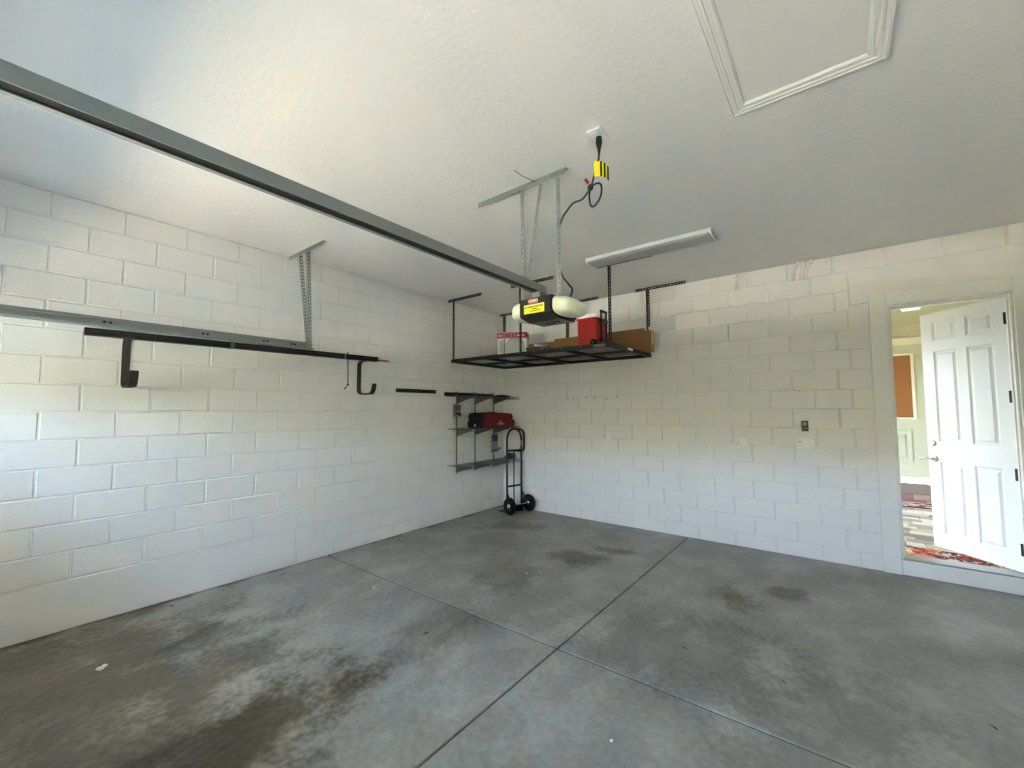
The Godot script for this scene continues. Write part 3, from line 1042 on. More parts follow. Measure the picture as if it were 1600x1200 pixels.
# ---------------------------------------------------------------- garage door opener with rail, hanger and cord
func build_opener():
	var o := thing("garage_door_opener", Vector3(2.885, 0, 3.03), "black and cream garage door opener hanging from the ceiling on its long rail", "opener")
	var st := st_new()
	# head: black chassis with rounded belly
	prism(st, PackedVector2Array([Vector2(-0.17, 2.345), Vector2(-0.17, 2.25), Vector2(-0.13, 2.205), Vector2(0.06, 2.20), Vector2(0.165, 2.222), Vector2(0.17, 2.235), Vector2(0.17, 2.345)]), -0.132, 0.132, Transform3D(Basis(Vector3(0, 0, 1), Vector3.UP, Vector3(-1, 0, 0)), Vector3.ZERO))
	var body := put(st, "motor_housing", M.plastic_black, o)
	st = st_new()
	box(st, Vector3(-0.125, 2.222, 0.168), Vector3(0.125, 2.342, 0.173), 0.002)
	put(st, "front_plate", M.plastic_black, body)
	st = st_new()
	box(st, Vector3(0.03, 2.196, -0.03), Vector3(0.07, 2.203, 0.0), 0.001)
	box(st, Vector3(-0.05, 2.196, -0.06), Vector3(0.02, 2.203, -0.04), 0.001)
	put(st, "button_slot", M.black, body)
	for s in [-1.0, 1.0]:
		st = st_new()
		var wob := func(p: Vector3): return Vector3(p.x, p.y * (1.0 + p.z * 0.8) - abs(p.x) * 0.10, p.z)
		pillow(st, Vector3(s * 0.125, 2.285, 0.0), Vector3(0.132, 0.062, 0.165), 3.2, Transform3D.IDENTITY, 28, 16, wob)
		put(st, "lamp_cover", M.lens, o, "cream translucent lamp cover")
	# stickers on the front
	st = st_new()
	box(st, Vector3(-0.093, 2.238, 0.173), Vector3(0.075, 2.300, 0.1742))
	var sk := put(st, "yellow_sticker", M.yellow, o)
	st = st_new()
	box(st, Vector3(-0.093, 2.285, 0.1742), Vector3(0.075, 2.300, 0.1748))
	put(st, "pale_band", mat(Color(0.93, 0.93, 0.55), 0.5), sk)
	text("A1 GARAGE DOORS", 0.0172, 0.0008, "sticker_text", M.black, sk, Transform3D(Basis.IDENTITY, Vector3(-0.009, 2.283, 0.1752)))
	st = st_new()
	for q in [[-0.025, 0.025, 2.264, 2.269], [-0.045, 0.045, 2.250, 2.255]]:
		var x: float = q[0]
		while x < q[1]:
			var wd := rng.randf_range(0.004, 0.010)
			box(st, Vector3(x, q[2], 0.1742), Vector3(min(x + wd, q[1]), q[3], 0.1748))
			x += wd + 0.003
	put(st, "small_print", M.black, sk)
	st = st_new()
	var oval := PackedVector2Array()
	for k in 24:
		var t := TAU * k / 24.0
		oval.append(Vector2(sign(cos(t)) * 0.024 + cos(t) * 0.017, sin(t) * 0.0145))
	prism(st, oval, 0.173, 0.1742, Transform3D(Basis.IDENTITY, Vector3(-0.015, 2.322, 0)))
	var lg := put(st, "logo_badge", M.white, o)
	st = st_new()
	var inner := PackedVector2Array()
	for p in oval: inner.append(p * 0.9)
	prism(st, inner, 0.1742, 0.1748, Transform3D(Basis.IDENTITY, Vector3(-0.015, 2.322, 0)))
	put(st, "badge_field", M.red, lg)
	text("GENIE", 0.020, 0.0006, "badge_text", M.white, lg, Transform3D(Basis.IDENTITY, Vector3(-0.015, 2.322, 0.1752)))
	# rail: inverted channel from the head to the header over the garage door
	var z0 := 0.05
	var z1 := 3.12
	var tf := Transform3D(Basis(Vector3(1, 0, 0), Vector3.UP, Vector3(0, 0, 1)), Vector3.ZERO)
	st = st_new()
	var yb := 2.395
	prism(st, PackedVector2Array([Vector2(-0.060, yb), Vector2(-0.040, yb), Vector2(-0.040, yb + 0.003), Vector2(-0.057, yb + 0.003), Vector2(-0.057, yb + 0.048), Vector2(0.012, yb + 0.048), Vector2(0.012, yb + 0.003), Vector2(0.009, yb + 0.003), Vector2(0.009, yb), Vector2(0.015, yb), Vector2(0.015, yb + 0.051), Vector2(-0.060, yb + 0.051)]), z0, z1, tf)
	put(st, "rail", M.galv, o)
	st = st_new()
	box(st, Vector3(-0.042, yb + 0.0045, z0 + 0.03), Vector3(0.0095, yb + 0.020, z1 - 0.02))
	put(st, "drive_belt", M.black, o)
	st = st_new()
	prism(st, PackedVector2Array([Vector2(-0.055, 2.343), Vector2(0.012, 2.343), Vector2(0.012, 2.36), Vector2(0.008, 2.396), Vector2(-0.05, 2.396)]), 0.02, 0.13, tf)
	put(st, "rail_bracket", M.galv, o)
	# hanger: ceiling angle, two legs and a diagonal
	st = st_new()
	angle_iron(st, Vector3(2.336 - 2.885, CEIL - 0.001, 0.145), Vector3(3.122 - 2.885, CEIL - 0.001, 0.145), Vector3(0, 0, -1), Vector3.DOWN, 0.036, 0.003, 0.033, 0.010)
	put(st, "ceiling_angle", M.galv, o)
	for x in [-0.142, 0.158]:
		st = st_new()
		angle_iron(st, Vector3(x, 2.30, 0.14), Vector3(x, CEIL - 0.012, 0.14), Vector3(1, 0, 0), Vector3(0, 0, -1), 0.030, 0.003, 0.033, 0.010)
		put(st, "hanger_leg", M.galv, o)
	st = st_new()
	angle_iron(st, Vector3(-0.10, 2.42, 0.150), Vector3(0.035, CEIL + 0.0 - 0.004, 0.150), Vector3(1, 0, 0), Vector3(0, 0, -1), 0.026, 0.003, 0.033, 0.008)
	put(st, "diagonal_brace", M.galv, o)
	for p in [Vector3(-0.13, 2.34, 0.145), Vector3(0.17, 2.34, 0.145), Vector3(-0.13, 3.165, 0.15), Vector3(0.17, 3.165, 0.15)]:
		st = st_new()
		lathe(st, [Vector2(0, 0.009), Vector2(0.009, 0.008), Vector2(0.009, 0.0)], Transform3D(Basis(Vector3.RIGHT, PI / 2), p), 8)
		put(st, "bolt", M.zinc, o)
	# stray tie wire at the ceiling angle
	st = st_new()
	tube(st, spline([Vector3(2.83, 3.188, 3.36) - Vector3(2.885, 0, 3.03), Vector3(2.86, 3.165, 3.28) - Vector3(2.885, 0, 3.03), Vector3(2.895, 3.16, 3.19) - Vector3(2.885, 0, 3.03)], 5), 0.0022, 6)
	put(st, "tie_wire", M.iron, o)
	# power cord: from the plug down, a loop tied up, across to the leg and down into the head
	var pts := [Vector3(3.441, 3.11, 3.335), Vector3(3.435, 3.05, 3.33), Vector3(3.405, 2.99, 3.32), Vector3(3.385, 2.94, 3.31), Vector3(3.365, 2.915, 3.305)]
	st = st_new()
	var base := Vector3(2.885, 0, 3.03)
	var path := []
	for p in spline(pts, 6): path.append(p - base)
	tube(st, path, 0.0055, 8)
	path = []
	for p in spline([Vector3(3.365, 2.915, 3.305), Vector3(3.41, 2.925, 3.30), Vector3(3.435, 2.90, 3.30), Vector3(3.43, 2.84, 3.30), Vector3(3.395, 2.795, 3.30), Vector3(3.365, 2.80, 3.30), Vector3(3.355, 2.86, 3.30), Vector3(3.362, 2.905, 3.30)], 6): path.append(p - base)
	tube(st, path, 0.0055, 8)
	path = []
	for p in spline([Vector3(3.36, 2.91, 3.30), Vector3(3.33, 2.885, 3.29), Vector3(3.28, 2.88, 3.26), Vector3(3.20, 2.90, 3.22), Vector3(3.13, 2.885, 3.18), Vector3(3.08, 2.86, 3.155), Vector3(3.053, 2.78, 3.152), Vector3(3.053, 2.6, 3.152), Vector3(3.058, 2.49, 3.14), Vector3(3.09, 2.42, 3.10), Vector3(3.10, 2.39, 3.07), Vector3(3.07, 2.345, 3.05), Vector3(3.04, 2.32, 3.04)], 5): path.append(p - base)
	tube(st, path, 0.0055, 8)
	var cord := put(st, "power_cord", M.black, o)
	st = st_new()
	pillow(st, Vector3(3.365, 2.912, 3.303) - base, Vector3(0.018, 0.02, 0.018), 2.0, Transform3D.IDENTITY, 12, 8)
	put(st, "cord_tie", M.black, cord)
	st = st_new()
	lathe(st, [Vector2(0.0, 0.07), Vector2(0.017, 0.07), Vector2(0.018, 0.035), Vector2(0.010, 0.0), Vector2(0.006, -0.03), Vector2(0.0, -0.03)].map(func(v): return Vector2(v.x, v.y)), Transform3D(Basis.IDENTITY, Vector3(3.441, 3.106, 3.335) - base), 14)
	put(st, "plug", M.black, cord)
	# warning tag wrapped round the cord, curling away
	var tag_at := Vector3(3.40, 3.0, 3.325) - base + Vector3(0.61, 0, 0.79) * 0.012
	var side := Vector3(0.79, -0.06, -0.61)
	var deep := Vector3(0.61, 0, 0.79)
	var prof := []
	for k in 9:
		var t := k / 8.0
		prof.append(side * (0.085 * t) + deep * (0.02 * sin(t * 3.0)) + Vector3.DOWN * (0.022 * t * t))
	st = st_new()
	var st2 := st_new()
	for k in 8:
		var top0: Vector3 = tag_at + prof[k] + Vector3.UP * (0.046 - 0.012 * k / 8.0)
		var top1: Vector3 = tag_at + prof[k + 1] + Vector3.UP * (0.046 - 0.012 * (k + 1) / 8.0)
		var lo0: Vector3 = tag_at + prof[k] + Vector3.DOWN * 0.05
		var lo1: Vector3 = tag_at + prof[k + 1] + Vector3.DOWN * 0.05
		var use := st2 if k in [3, 5, 7] else st
		quad(use, lo0, lo1, top1, top0)
		quad(use, lo1 - deep * 0.001, lo0 - deep * 0.001, top0 - deep * 0.001, top1 - deep * 0.001)
	var wt := put(st, "warning_tag", M.yellow, cord, "curled yellow warning tag")
	wt.name = "warning_tag"
	put(st2, "tag_stripe", M.black, cord)
	st = st_new()
	sized(st, Vector3.ZERO, Vector3(0.018, 0.034, 0.002), 0.0, Transform3D(Basis(Vector3.UP, 0.66) * Basis(Vector3(0, 0, 1), 0.6), Vector3(3.345, 2.955, 3.31) - base))
	put(st, "red_flag", mat(Color(0.60, 0.10, 0.14), 0.5), cord)

# ---------------------------------------------------------------- garage door track on the left
func build_track():
	var o := thing("garage_door_track", Vector3(0.33, 0, 3.5), "galvanised garage door track running along the left wall, hung from the ceiling", "track")
	var tf := Transform3D.IDENTITY
	var z0 := -0.05
	var z1 := 2.66
	var st := st_new()
	# channel open towards the room
	prism(st, PackedVector2Array([Vector2(-0.02, 2.185), Vector2(0.012, 2.185), Vector2(0.022, 2.192), Vector2(0.024, 2.202), Vector2(0.021, 2.202), Vector2(0.019, 2.195), Vector2(0.011, 2.188), Vector2(-0.017, 2.188), Vector2(-0.017, 2.238), Vector2(0.01, 2.241), Vector2(0.01, 2.244), Vector2(-0.02, 2.241)]), z0, z1, tf)
	put(st, "channel", M.galv, o)
	st = st_new()
	prism(st, PackedVector2Array([Vector2(-0.017, 2.205), Vector2(-0.014, 2.205), Vector2(-0.014, 2.262), Vector2(-0.045, 2.262), Vector2(-0.045, 2.259), Vector2(-0.017, 2.259)]), z0, z1, tf)
	put(st, "stiffening_angle", M.galv, o)
	for z in [0.13, 0.38, 0.85, 1.45, 2.1]:
		for dz in [-0.014, 0.018]:
			st = st_new()
			lathe(st, [Vector2(0, 0.008), Vector2(0.008, 0.007), Vector2(0.009, 0.0)], Transform3D(Basis(Vector3(0, 0, 1), -PI / 2), Vector3(-0.014, 2.226, z + dz)), 8)
			put(st, "bolt", M.iron, o)
	st = st_new()
	angle_iron(st, Vector3(0.015 - 0.33, CEIL - 0.001, 0.06), Vector3(0.70 - 0.33, CEIL - 0.001, 0.06), Vector3(0, 0, -1), Vector3.DOWN, 0.036, 0.003, 0.04, 0.010)
	put(st, "ceiling_angle", M.galv, o)
	st = st_new()
	angle_iron(st, Vector3(0.025, 2.20, 0.0), Vector3(0.055, CEIL - 0.012, 0.055), Vector3(-1, 0, 0), Vector3(0, 0, -1), 0.032, 0.003, 0.033, 0.012)
	put(st, "hanger_leg", M.galv, o)
	st = st_new()
	angle_iron(st, Vector3(0.015, 2.20, 0.006), Vector3(-0.085, CEIL - 0.02, 0.063), Vector3(-1, 0, 0), Vector3(0, 0, -1), 0.026, 0.003, 0.033, 0.014)
	put(st, "diagonal_brace", M.galv, o)

# ---------------------------------------------------------------- left wall: hooks, rails, shelf
func build_wall_storage():
	# flat strip bent along a path in (x, y), as wide as w along z
	var strip := func(st: SurfaceTool, path: Array, w: float, t: float, z: float):
		var n := path.size()
		var nn := []
		for k in n:
			var d: Vector3 = (path[min(k + 1, n - 1)] - path[max(k - 1, 0)]).normalized()
			nn.append(Vector3(-d.y, d.x, 0))
		for k in n - 1:
			for s in [-1.0, 1.0]:
				var a: Vector3 = path[k] + nn[k] * t * 0.5 * s
				var b: Vector3 = path[k + 1] + nn[k + 1] * t * 0.5 * s
				var lo := Vector3(0, 0, z - w * 0.5)
				var hi := Vector3(0, 0, z + w * 0.5)
				if s > 0: quad(st, a + hi, b + hi, b + lo, a + lo)
				else: quad(st, a + lo, b + lo, b + hi, a + hi)
			for s in [-1.0, 1.0]:
				var e := Vector3(0, 0, z + s * w * 0.5)
				var a0: Vector3 = path[k] - nn[k] * t * 0.5 + e
				var a1: Vector3 = path[k] + nn[k] * t * 0.5 + e
				var b0: Vector3 = path[k + 1] - nn[k + 1] * t * 0.5 + e
				var b1: Vector3 = path[k + 1] + nn[k + 1] * t * 0.5 + e
				if s > 0: quad(st, a0, b0, b1, a1)
				else: quad(st, a1, b1, b0, a0)
	var hook := thing("storage_hook", Vector3(0, 0, 4.79), "dark steel J-shaped wall hook nearer the camera, under the door track", "hook", "J hooks under the long black rail")
	var st := st_new()
	strip.call(st, bent([Vector3(0.125, 2.158, 0), Vector3(0.006, 2.158, 0), Vector3(0.006, 1.772, 0), Vector3(0.285, 1.772, 0), Vector3(0.318, 1.885, 0)], 0.065, 7), 0.05, 0.007, 0.0)
	put(st, "bent_strip", M.hook, hook)
	st = st_new()
	strip.call(st, bent([Vector3(0.075, 1.772, 0), Vector3(0.285, 1.772, 0), Vector3(0.316, 1.875, 0)], 0.065, 7), 0.052, 0.015, 0.0)
	put(st, "rubber_sleeve", M.sleeve, hook)
	for y in [1.93, 2.05]:
		st = st_new()
		lathe(st, [Vector2(0.008, 0.0), Vector2(0.006, 0.004), Vector2(0, 0.005)], Transform3D(Basis(Vector3(0, 0, 1), -PI / 2), Vector3(0.009, y, 0)), 8)
		put(st, "screw", M.iron, hook)
	var h2 := hook.duplicate()
	h2.name = numbered("storage_hook")
	add_child(h2)
	h2.position.z = 2.72
	tag(h2, "dark steel J-shaped wall hook holding the copper pipe end of the black rail", "hook", "J hooks under the long black rail")

	# long black slotted rail lying on the hooks, a little higher at the far end
	var r := thing("storage_rail", Vector3(0.062, 2.190, 3.78), "long black slotted rail lying across the two dark wall hooks", "rail")
	r.rotation.x = 0.008
	st = st_new()
	prism(st, PackedVector2Array([Vector2(-0.035, -0.028), Vector2(0.035, -0.028), Vector2(0.035, -0.004), Vector2(0.024, -0.004), Vector2(0.024, 0.004), Vector2(0.035, 0.004), Vector2(0.030, 0.026), Vector2(-0.035, 0.026)]), -1.26, 1.26)
	put(st, "channel", M.black, r)
	st = st_new()
	prism(st, PackedVector2Array([Vector2(-0.038, -0.031), Vector2(0.039, -0.031), Vector2(0.039, 0.006), Vector2(0.034, 0.029), Vector2(-0.038, 0.029)]), 0.28, 0.312)
	put(st, "grey_clip", M.shelf, r)
	st = st_new()
	prism(st, PackedVector2Array([Vector2(-0.038, -0.031), Vector2(0.039, -0.031), Vector2(0.039, 0.006), Vector2(0.034, 0.029), Vector2(-0.038, 0.029)]), -0.83, -0.82)
	put(st, "wire_tie", M.zinc, r)
	var p := thing("copper_pipe", Vector3(0.075, 2.190, 2.519), "thin copper pipe sticking out past the end of the long black rail", "pipe")
	st = st_new()
	tube(st, [Vector3(0, 0, -0.155), Vector3(0, 0, 0.0)], 0.0105, 12)
	put(st, "tube", M.copper, p)
	st = st_new()
	lathe(st, [Vector2(0.012, -0.004), Vector2(0.012, 0.0), Vector2(0.0, 0.0)], Transform3D(Basis(Vector3.RIGHT, -PI / 2), Vector3(0, 0, -0.155)), 12)
	put(st, "pipe_rim", M.copper, p)
	var c := thing("hanging_cord", Vector3(0.10, 2.21, 2.93), "thin grey cord with a knot hanging from the long black rail", "cord")
	st = st_new()
	tube(st, spline([Vector3(-0.03, 0.025, -0.01), Vector3(0.012, 0.02, 0.0), Vector3(0.010, -0.06, 0.0), Vector3(0.010, -0.2, -0.005), Vector3(0.012, -0.325, -0.005), Vector3(0.012, -0.35, 0.005), Vector3(0.012, -0.385, 0.03)], 6), 0.0045, 6)
	put(st, "line", M.rope, c)
	st = st_new()
	pillow(st, Vector3(0.012, -0.335, -0.006), Vector3(0.009, 0.012, 0.011), 2.0, Transform3D.IDENTITY, 10, 6)
	put(st, "knot", M.rope, c)
	st = st_new()
	pillow(st, Vector3(0.012, -0.385, 0.03), Vector3(0.007, 0.009, 0.010), 2.0, Transform3D.IDENTITY, 10, 6)
	put(st, "knot", M.rope, c)
	# short spare rail on the wall
	r = thing("slotted_rail", Vector3(0, 1.838, 1.855), "short black slotted rail screwed to the wall beside the shelves", "rail")
	st = st_new()
	var prof := PackedVector2Array([Vector2(0.0, -0.024), Vector2(0.018, -0.024), Vector2(0.018, -0.010), Vector2(0.010, -0.006), Vector2(0.010, 0.006), Vector2(0.018, 0.010), Vector2(0.018, 0.024), Vector2(0.0, 0.024)])
	prism(st, prof, -0.335, 0.335)
	put(st, "channel", M.black, r)
	for z in [-0.31, 0.0, 0.31]:
		st = st_new()
		lathe(st, [Vector2(0.007, 0.0), Vector2(0.005, 0.003), Vector2(0, 0.004)], Transform3D(Basis(Vector3(0, 0, 1), -PI / 2), Vector3(0.010, 0, z)), 8)
		put(st, "screw", M.zinc, r)

	# wall shelving: hang rail, three uprights, brackets, three wire shelves
	var s := thing("shelf_unit", Vector3(0, 0, 0.68), "grey wire wall shelving with three shelves in the far corner", "shelf")
	st = st_new()
	prism(st, PackedVector2Array([Vector2(0.0, 1.785), Vector2(0.016, 1.785), Vector2(0.016, 1.80), Vector2(0.009, 1.804), Vector2(0.009, 1.822), Vector2(0.016, 1.826), Vector2(0.016, 1.84), Vector2(0.0, 1.84)]), -0.64, 0.67)
	put(st, "hang_rail", M.black, s)
	for z in [0.45, 0.05, -0.39]:
		st = st_new()
		angle_iron(st, Vector3(0.032, 0.655, z - 0.013), Vector3(0.032, 1.85, z - 0.013), Vector3(0, 0, 1), Vector3(-1, 0, 0), 0.026, 0.003, 0.032, 0.007, 0.014)
		var up := put(st, "upright", M.shelf, s)
		st = st_new()
		box(st, Vector3(0.012, 1.80, z - 0.012), Vector3(0.036, 1.852, z + 0.012), 0.002)
		put(st, "hanger_cap", M.shelf, up)
		for y in [1.775, 1.300, 0.775]:
			st = st_new()
			var lowest := 0.105 if y > 1.0 else 0.105
			prism(st, PackedVector2Array([Vector2(0.034, y), Vector2(0.355, y), Vector2(0.355, y - 0.012), Vector2(0.27, y - 0.035), Vector2(0.034, y - lowest)]), z - 0.003, z + 0.003)
			put(st, "bracket", M.shelf, s)
	for y in [1.783, 1.308, 0.783]:
		st = st_new()
		for x in [0.035, 0.14, 0.25, 0.352]:
			tube(st, [Vector3(x, y - 0.003, -0.655), Vector3(x, y - 0.003, 0.635)], 0.004, 6)
		tube(st, [Vector3(0.364, y - 0.03, -0.655), Vector3(0.364, y - 0.03, 0.635)], 0.0035, 6)
		var frame := put(st, "shelf_frame", M.shelf, s)
		st = st_new()
		for k in 50:
			var z := -0.645 + k * 0.0258
			tube(st, [Vector3(0.03, y + 0.002, z), Vector3(0.354, y + 0.002, z), Vector3(0.364, y - 0.03, z)], 0.0016, 4)
		var wires := put(st, "shelf_wire", M.shelf, frame)
		wires.set_meta("kind", "stuff")

	# things on the shelves
	# top: coil of black and white cable
	var cc := thing("cable_coil", Vector3(0.19, 1.796, 0.26), "small coil of black and white cable on the top wire shelf", "cable")
	for q in [[0.0, 0.10, "black_loop"], [0.011, 0.09, "black_loop"], [0.02, 0.095, "white_loop"]]:
		st = st_new()
		var ring := []
		for k in 28:
			var t := TAU * k / 28.0
			ring.append(Vector3(cos(t) * q[1] * 0.9, 0.006 + q[0] + 0.005 * sin(3.0 * t), sin(t) * q[1] * 1.8))
		tube(st, ring, 0.0055, 6, true)
		put(st, q[2], M.white if q[2] == "white_loop" else M.black, cc)
	# middle: folded red canvas bag with black end
	var b := thing("canvas_bag", Vector3(0.245, 1.313, 0.55), "folded dark red canvas bag with black end on the middle shelf", "bag")
	st = st_new()
	pillow(st, Vector3(0.0, 0.060, -0.04), Vector3(0.118, 0.060, 0.395), 6.0, Transform3D.IDENTITY, 40, 20, func(q: Vector3): return Vector3(q.x + 0.010 * sin(q.z * 15.0), q.y + 0.004 * sin(q.z * 29.0) * (1.0 if q.y > 0.0 else 0.0), q.z))
	put(st, "lower_fold", M.red_cloth, b)
	st = st_new()
	pillow(st, Vector3(-0.005, 0.158, -0.03), Vector3(0.112, 0.070, 0.385), 4.0, Transform3D.IDENTITY, 40, 20, func(q: Vector3): return Vector3(q.x + 0.012 * sin(q.z * 12.0 + 1.0), q.y + (0.008 * sin(q.z * 9.0) + 0.004 * sin(q.z * 27.0)) * (1.0 if q.y > 0.0 else 0.2), q.z))
	put(st, "upper_fold", M.red_cloth, b)
	st = st_new()
	pillow(st, Vector3(0.0, 0.061, 0.395), Vector3(0.121, 0.061, 0.085), 4.0, Transform3D.IDENTITY, 28, 16)
	pillow(st, Vector3(0.0, 0.160, 0.385), Vector3(0.115, 0.070, 0.085), 3.4, Transform3D.IDENTITY, 28, 16)
	pillow(st, Vector3(0.06, 0.15, 0.48), Vector3(0.03, 0.022, 0.03), 2.4, Transform3D.IDENTITY, 12, 8)
	put(st, "black_end", M.black_cloth, b)
	st = st_new()
	sized(st, Vector3(0.06, 0.045, 0.478), Vector3(0.03, 0.04, 0.012), 0.004)
	put(st, "care_label", M.white, b)
	# white script emblem, drawn as brush strokes on the front of the lower fold
	st = st_new()
	var pink := mat(Color(0.80, 0.62, 0.62), 0.8)
	for q in [[[-0.13, 0.045], [-0.10, 0.066], [-0.095, 0.040], [-0.07, 0.062], [-0.06, 0.040]], [[-0.06, 0.045], [-0.03, 0.064], [-0.02, 0.042], [0.0, 0.060], [0.012, 0.044], [0.04, 0.052]], [[-0.07, 0.088], [-0.045, 0.098], [-0.03, 0.088], [-0.052, 0.080], [-0.07, 0.088]], [[-0.03, 0.028], [-0.028, 0.010]]]:
		var pts := []
		for v in q: pts.append(Vector3(0.123, v[1] + 0.004, -0.08 - v[0]))
		tube(st, spline(pts, 4), 0.0065, 6)
	put(st, "white_emblem", pink, b)
	# bottom: green gloves-like bundle, clear bag
	var g := thing("green_bundle", Vector3(0.25, 0.797, 0.165), "small dark green bundle on the lowest wire shelf", "bundle")
	st = st_new()
	pillow(st, Vector3(0, 0.028, 0), Vector3(0.06, 0.028, 0.085), 2.3, Transform3D.IDENTITY, 18, 12, func(q: Vector3): return Vector3(q.x + 0.008 * sin(q.z * 60.0), q.y + 0.006 * sin(q.z * 45.0 + q.x * 30.0), q.z))
	put(st, "lower_roll", M.green, g)
	st = st_new()
	pillow(st, Vector3(-0.01, 0.066, -0.015), Vector3(0.045, 0.022, 0.055), 2.3, Transform3D(Basis(Vector3.UP, 0.4), Vector3.ZERO), 16, 10)
	put(st, "upper_roll", M.green, g)
	g = thing("plastic_pouch", Vector3(0.22, 0.797, 0.058), "clear plastic pouch beside the green bundle on the lowest shelf", "pouch")
	st = st_new()
	pillow(st, Vector3(0, 0.035, 0), Vector3(0.10, 0.035, 0.028), 2.2, Transform3D.IDENTITY, 18, 10, func(q: Vector3): return q + Vector3(0.006 * sin(q.z * 70.0), 0.006 * sin(q.x * 55.0), 0))
	put(st, "pouch_body", M.film, g)
	st = st_new()
	sized(st, Vector3(0.0, 0.072, 0.0), Vector3(0.14, 0.012, 0.012), 0.003)
	put(st, "header", mat(Color(0.55, 0.40, 0.38), 0.6), g)
	g = thing("tan_strap", Vector3(0.252, 0.775, 0.36), "tan strap hanging from the front of the lowest wire shelf", "strap")
	st = st_new()
	tube(st, spline([Vector3(0.08, 0.018, 0.0), Vector3(0.126, 0.0, 0.0), Vector3(0.122, -0.08, 0.005), Vector3(0.124, -0.16, 0.0), Vector3(0.122, -0.225, 0.003)], 5), 0.006, 6)
	put(st, "webbing", M.tan, g)
	st = st_new()
	sized(st, Vector3(0.122, -0.235, 0.003), Vector3(0.014, 0.022, 0.018), 0.003)
	put(st, "strap_end", M.tan, g)
	# blister packs hanging on two uprights
	var bp := thing("hook_package", Vector3(0.047, 1.675, 1.13), "small pink and white blister pack hanging on the first upright", "package")
	st = st_new()
	box(st, Vector3(-0.002, -0.19, -0.07), Vector3(0.0, -0.01, 0.09), 0.001)
	put(st, "card", mat(Color(0.62, 0.58, 0.60), 0.6), bp)
	st = st_new()
	box(st, Vector3(0.0005, -0.10, -0.062), Vector3(0.003, -0.02, 0.055), 0.001)
	put(st, "pink_print", mat(Color(0.52, 0.30, 0.42), 0.6), bp)
	st = st_new()
	tube(st, bent([Vector3(0.006, -0.125, 0.03), Vector3(0.03, -0.15, 0.03), Vector3(0.03, -0.17, -0.04), Vector3(0.006, -0.135, -0.05)], 0.02, 4), 0.009, 8)
	put(st, "packed_hook", M.iron, bp)
	bp = thing("hook_package", Vector3(0.047, 1.20, 0.29), "grey blister pack with a black hook hanging on the third upright", "package")
	st = st_new()
	box(st, Vector3(-0.002, -0.30, -0.09), Vector3(0.0, -0.01, 0.08), 0.001)
	put(st, "card", mat(Color(0.60, 0.60, 0.58), 0.6), bp)
	st = st_new()
	box(st, Vector3(0.0005, -0.125, -0.075), Vector3(0.003, -0.02, 0.05), 0.001)
	put(st, "dark_print", mat(Color(0.20, 0.20, 0.20), 0.6), bp)
	st = st_new()
	tube(st, bent([Vector3(0.01, -0.285, 0.05), Vector3(0.03, -0.265, 0.06), Vector3(0.04, -0.265, -0.05), Vector3(0.03, -0.235, -0.12)], 0.02, 4), 0.010, 8)
	put(st, "packed_hook", M.iron, bp)

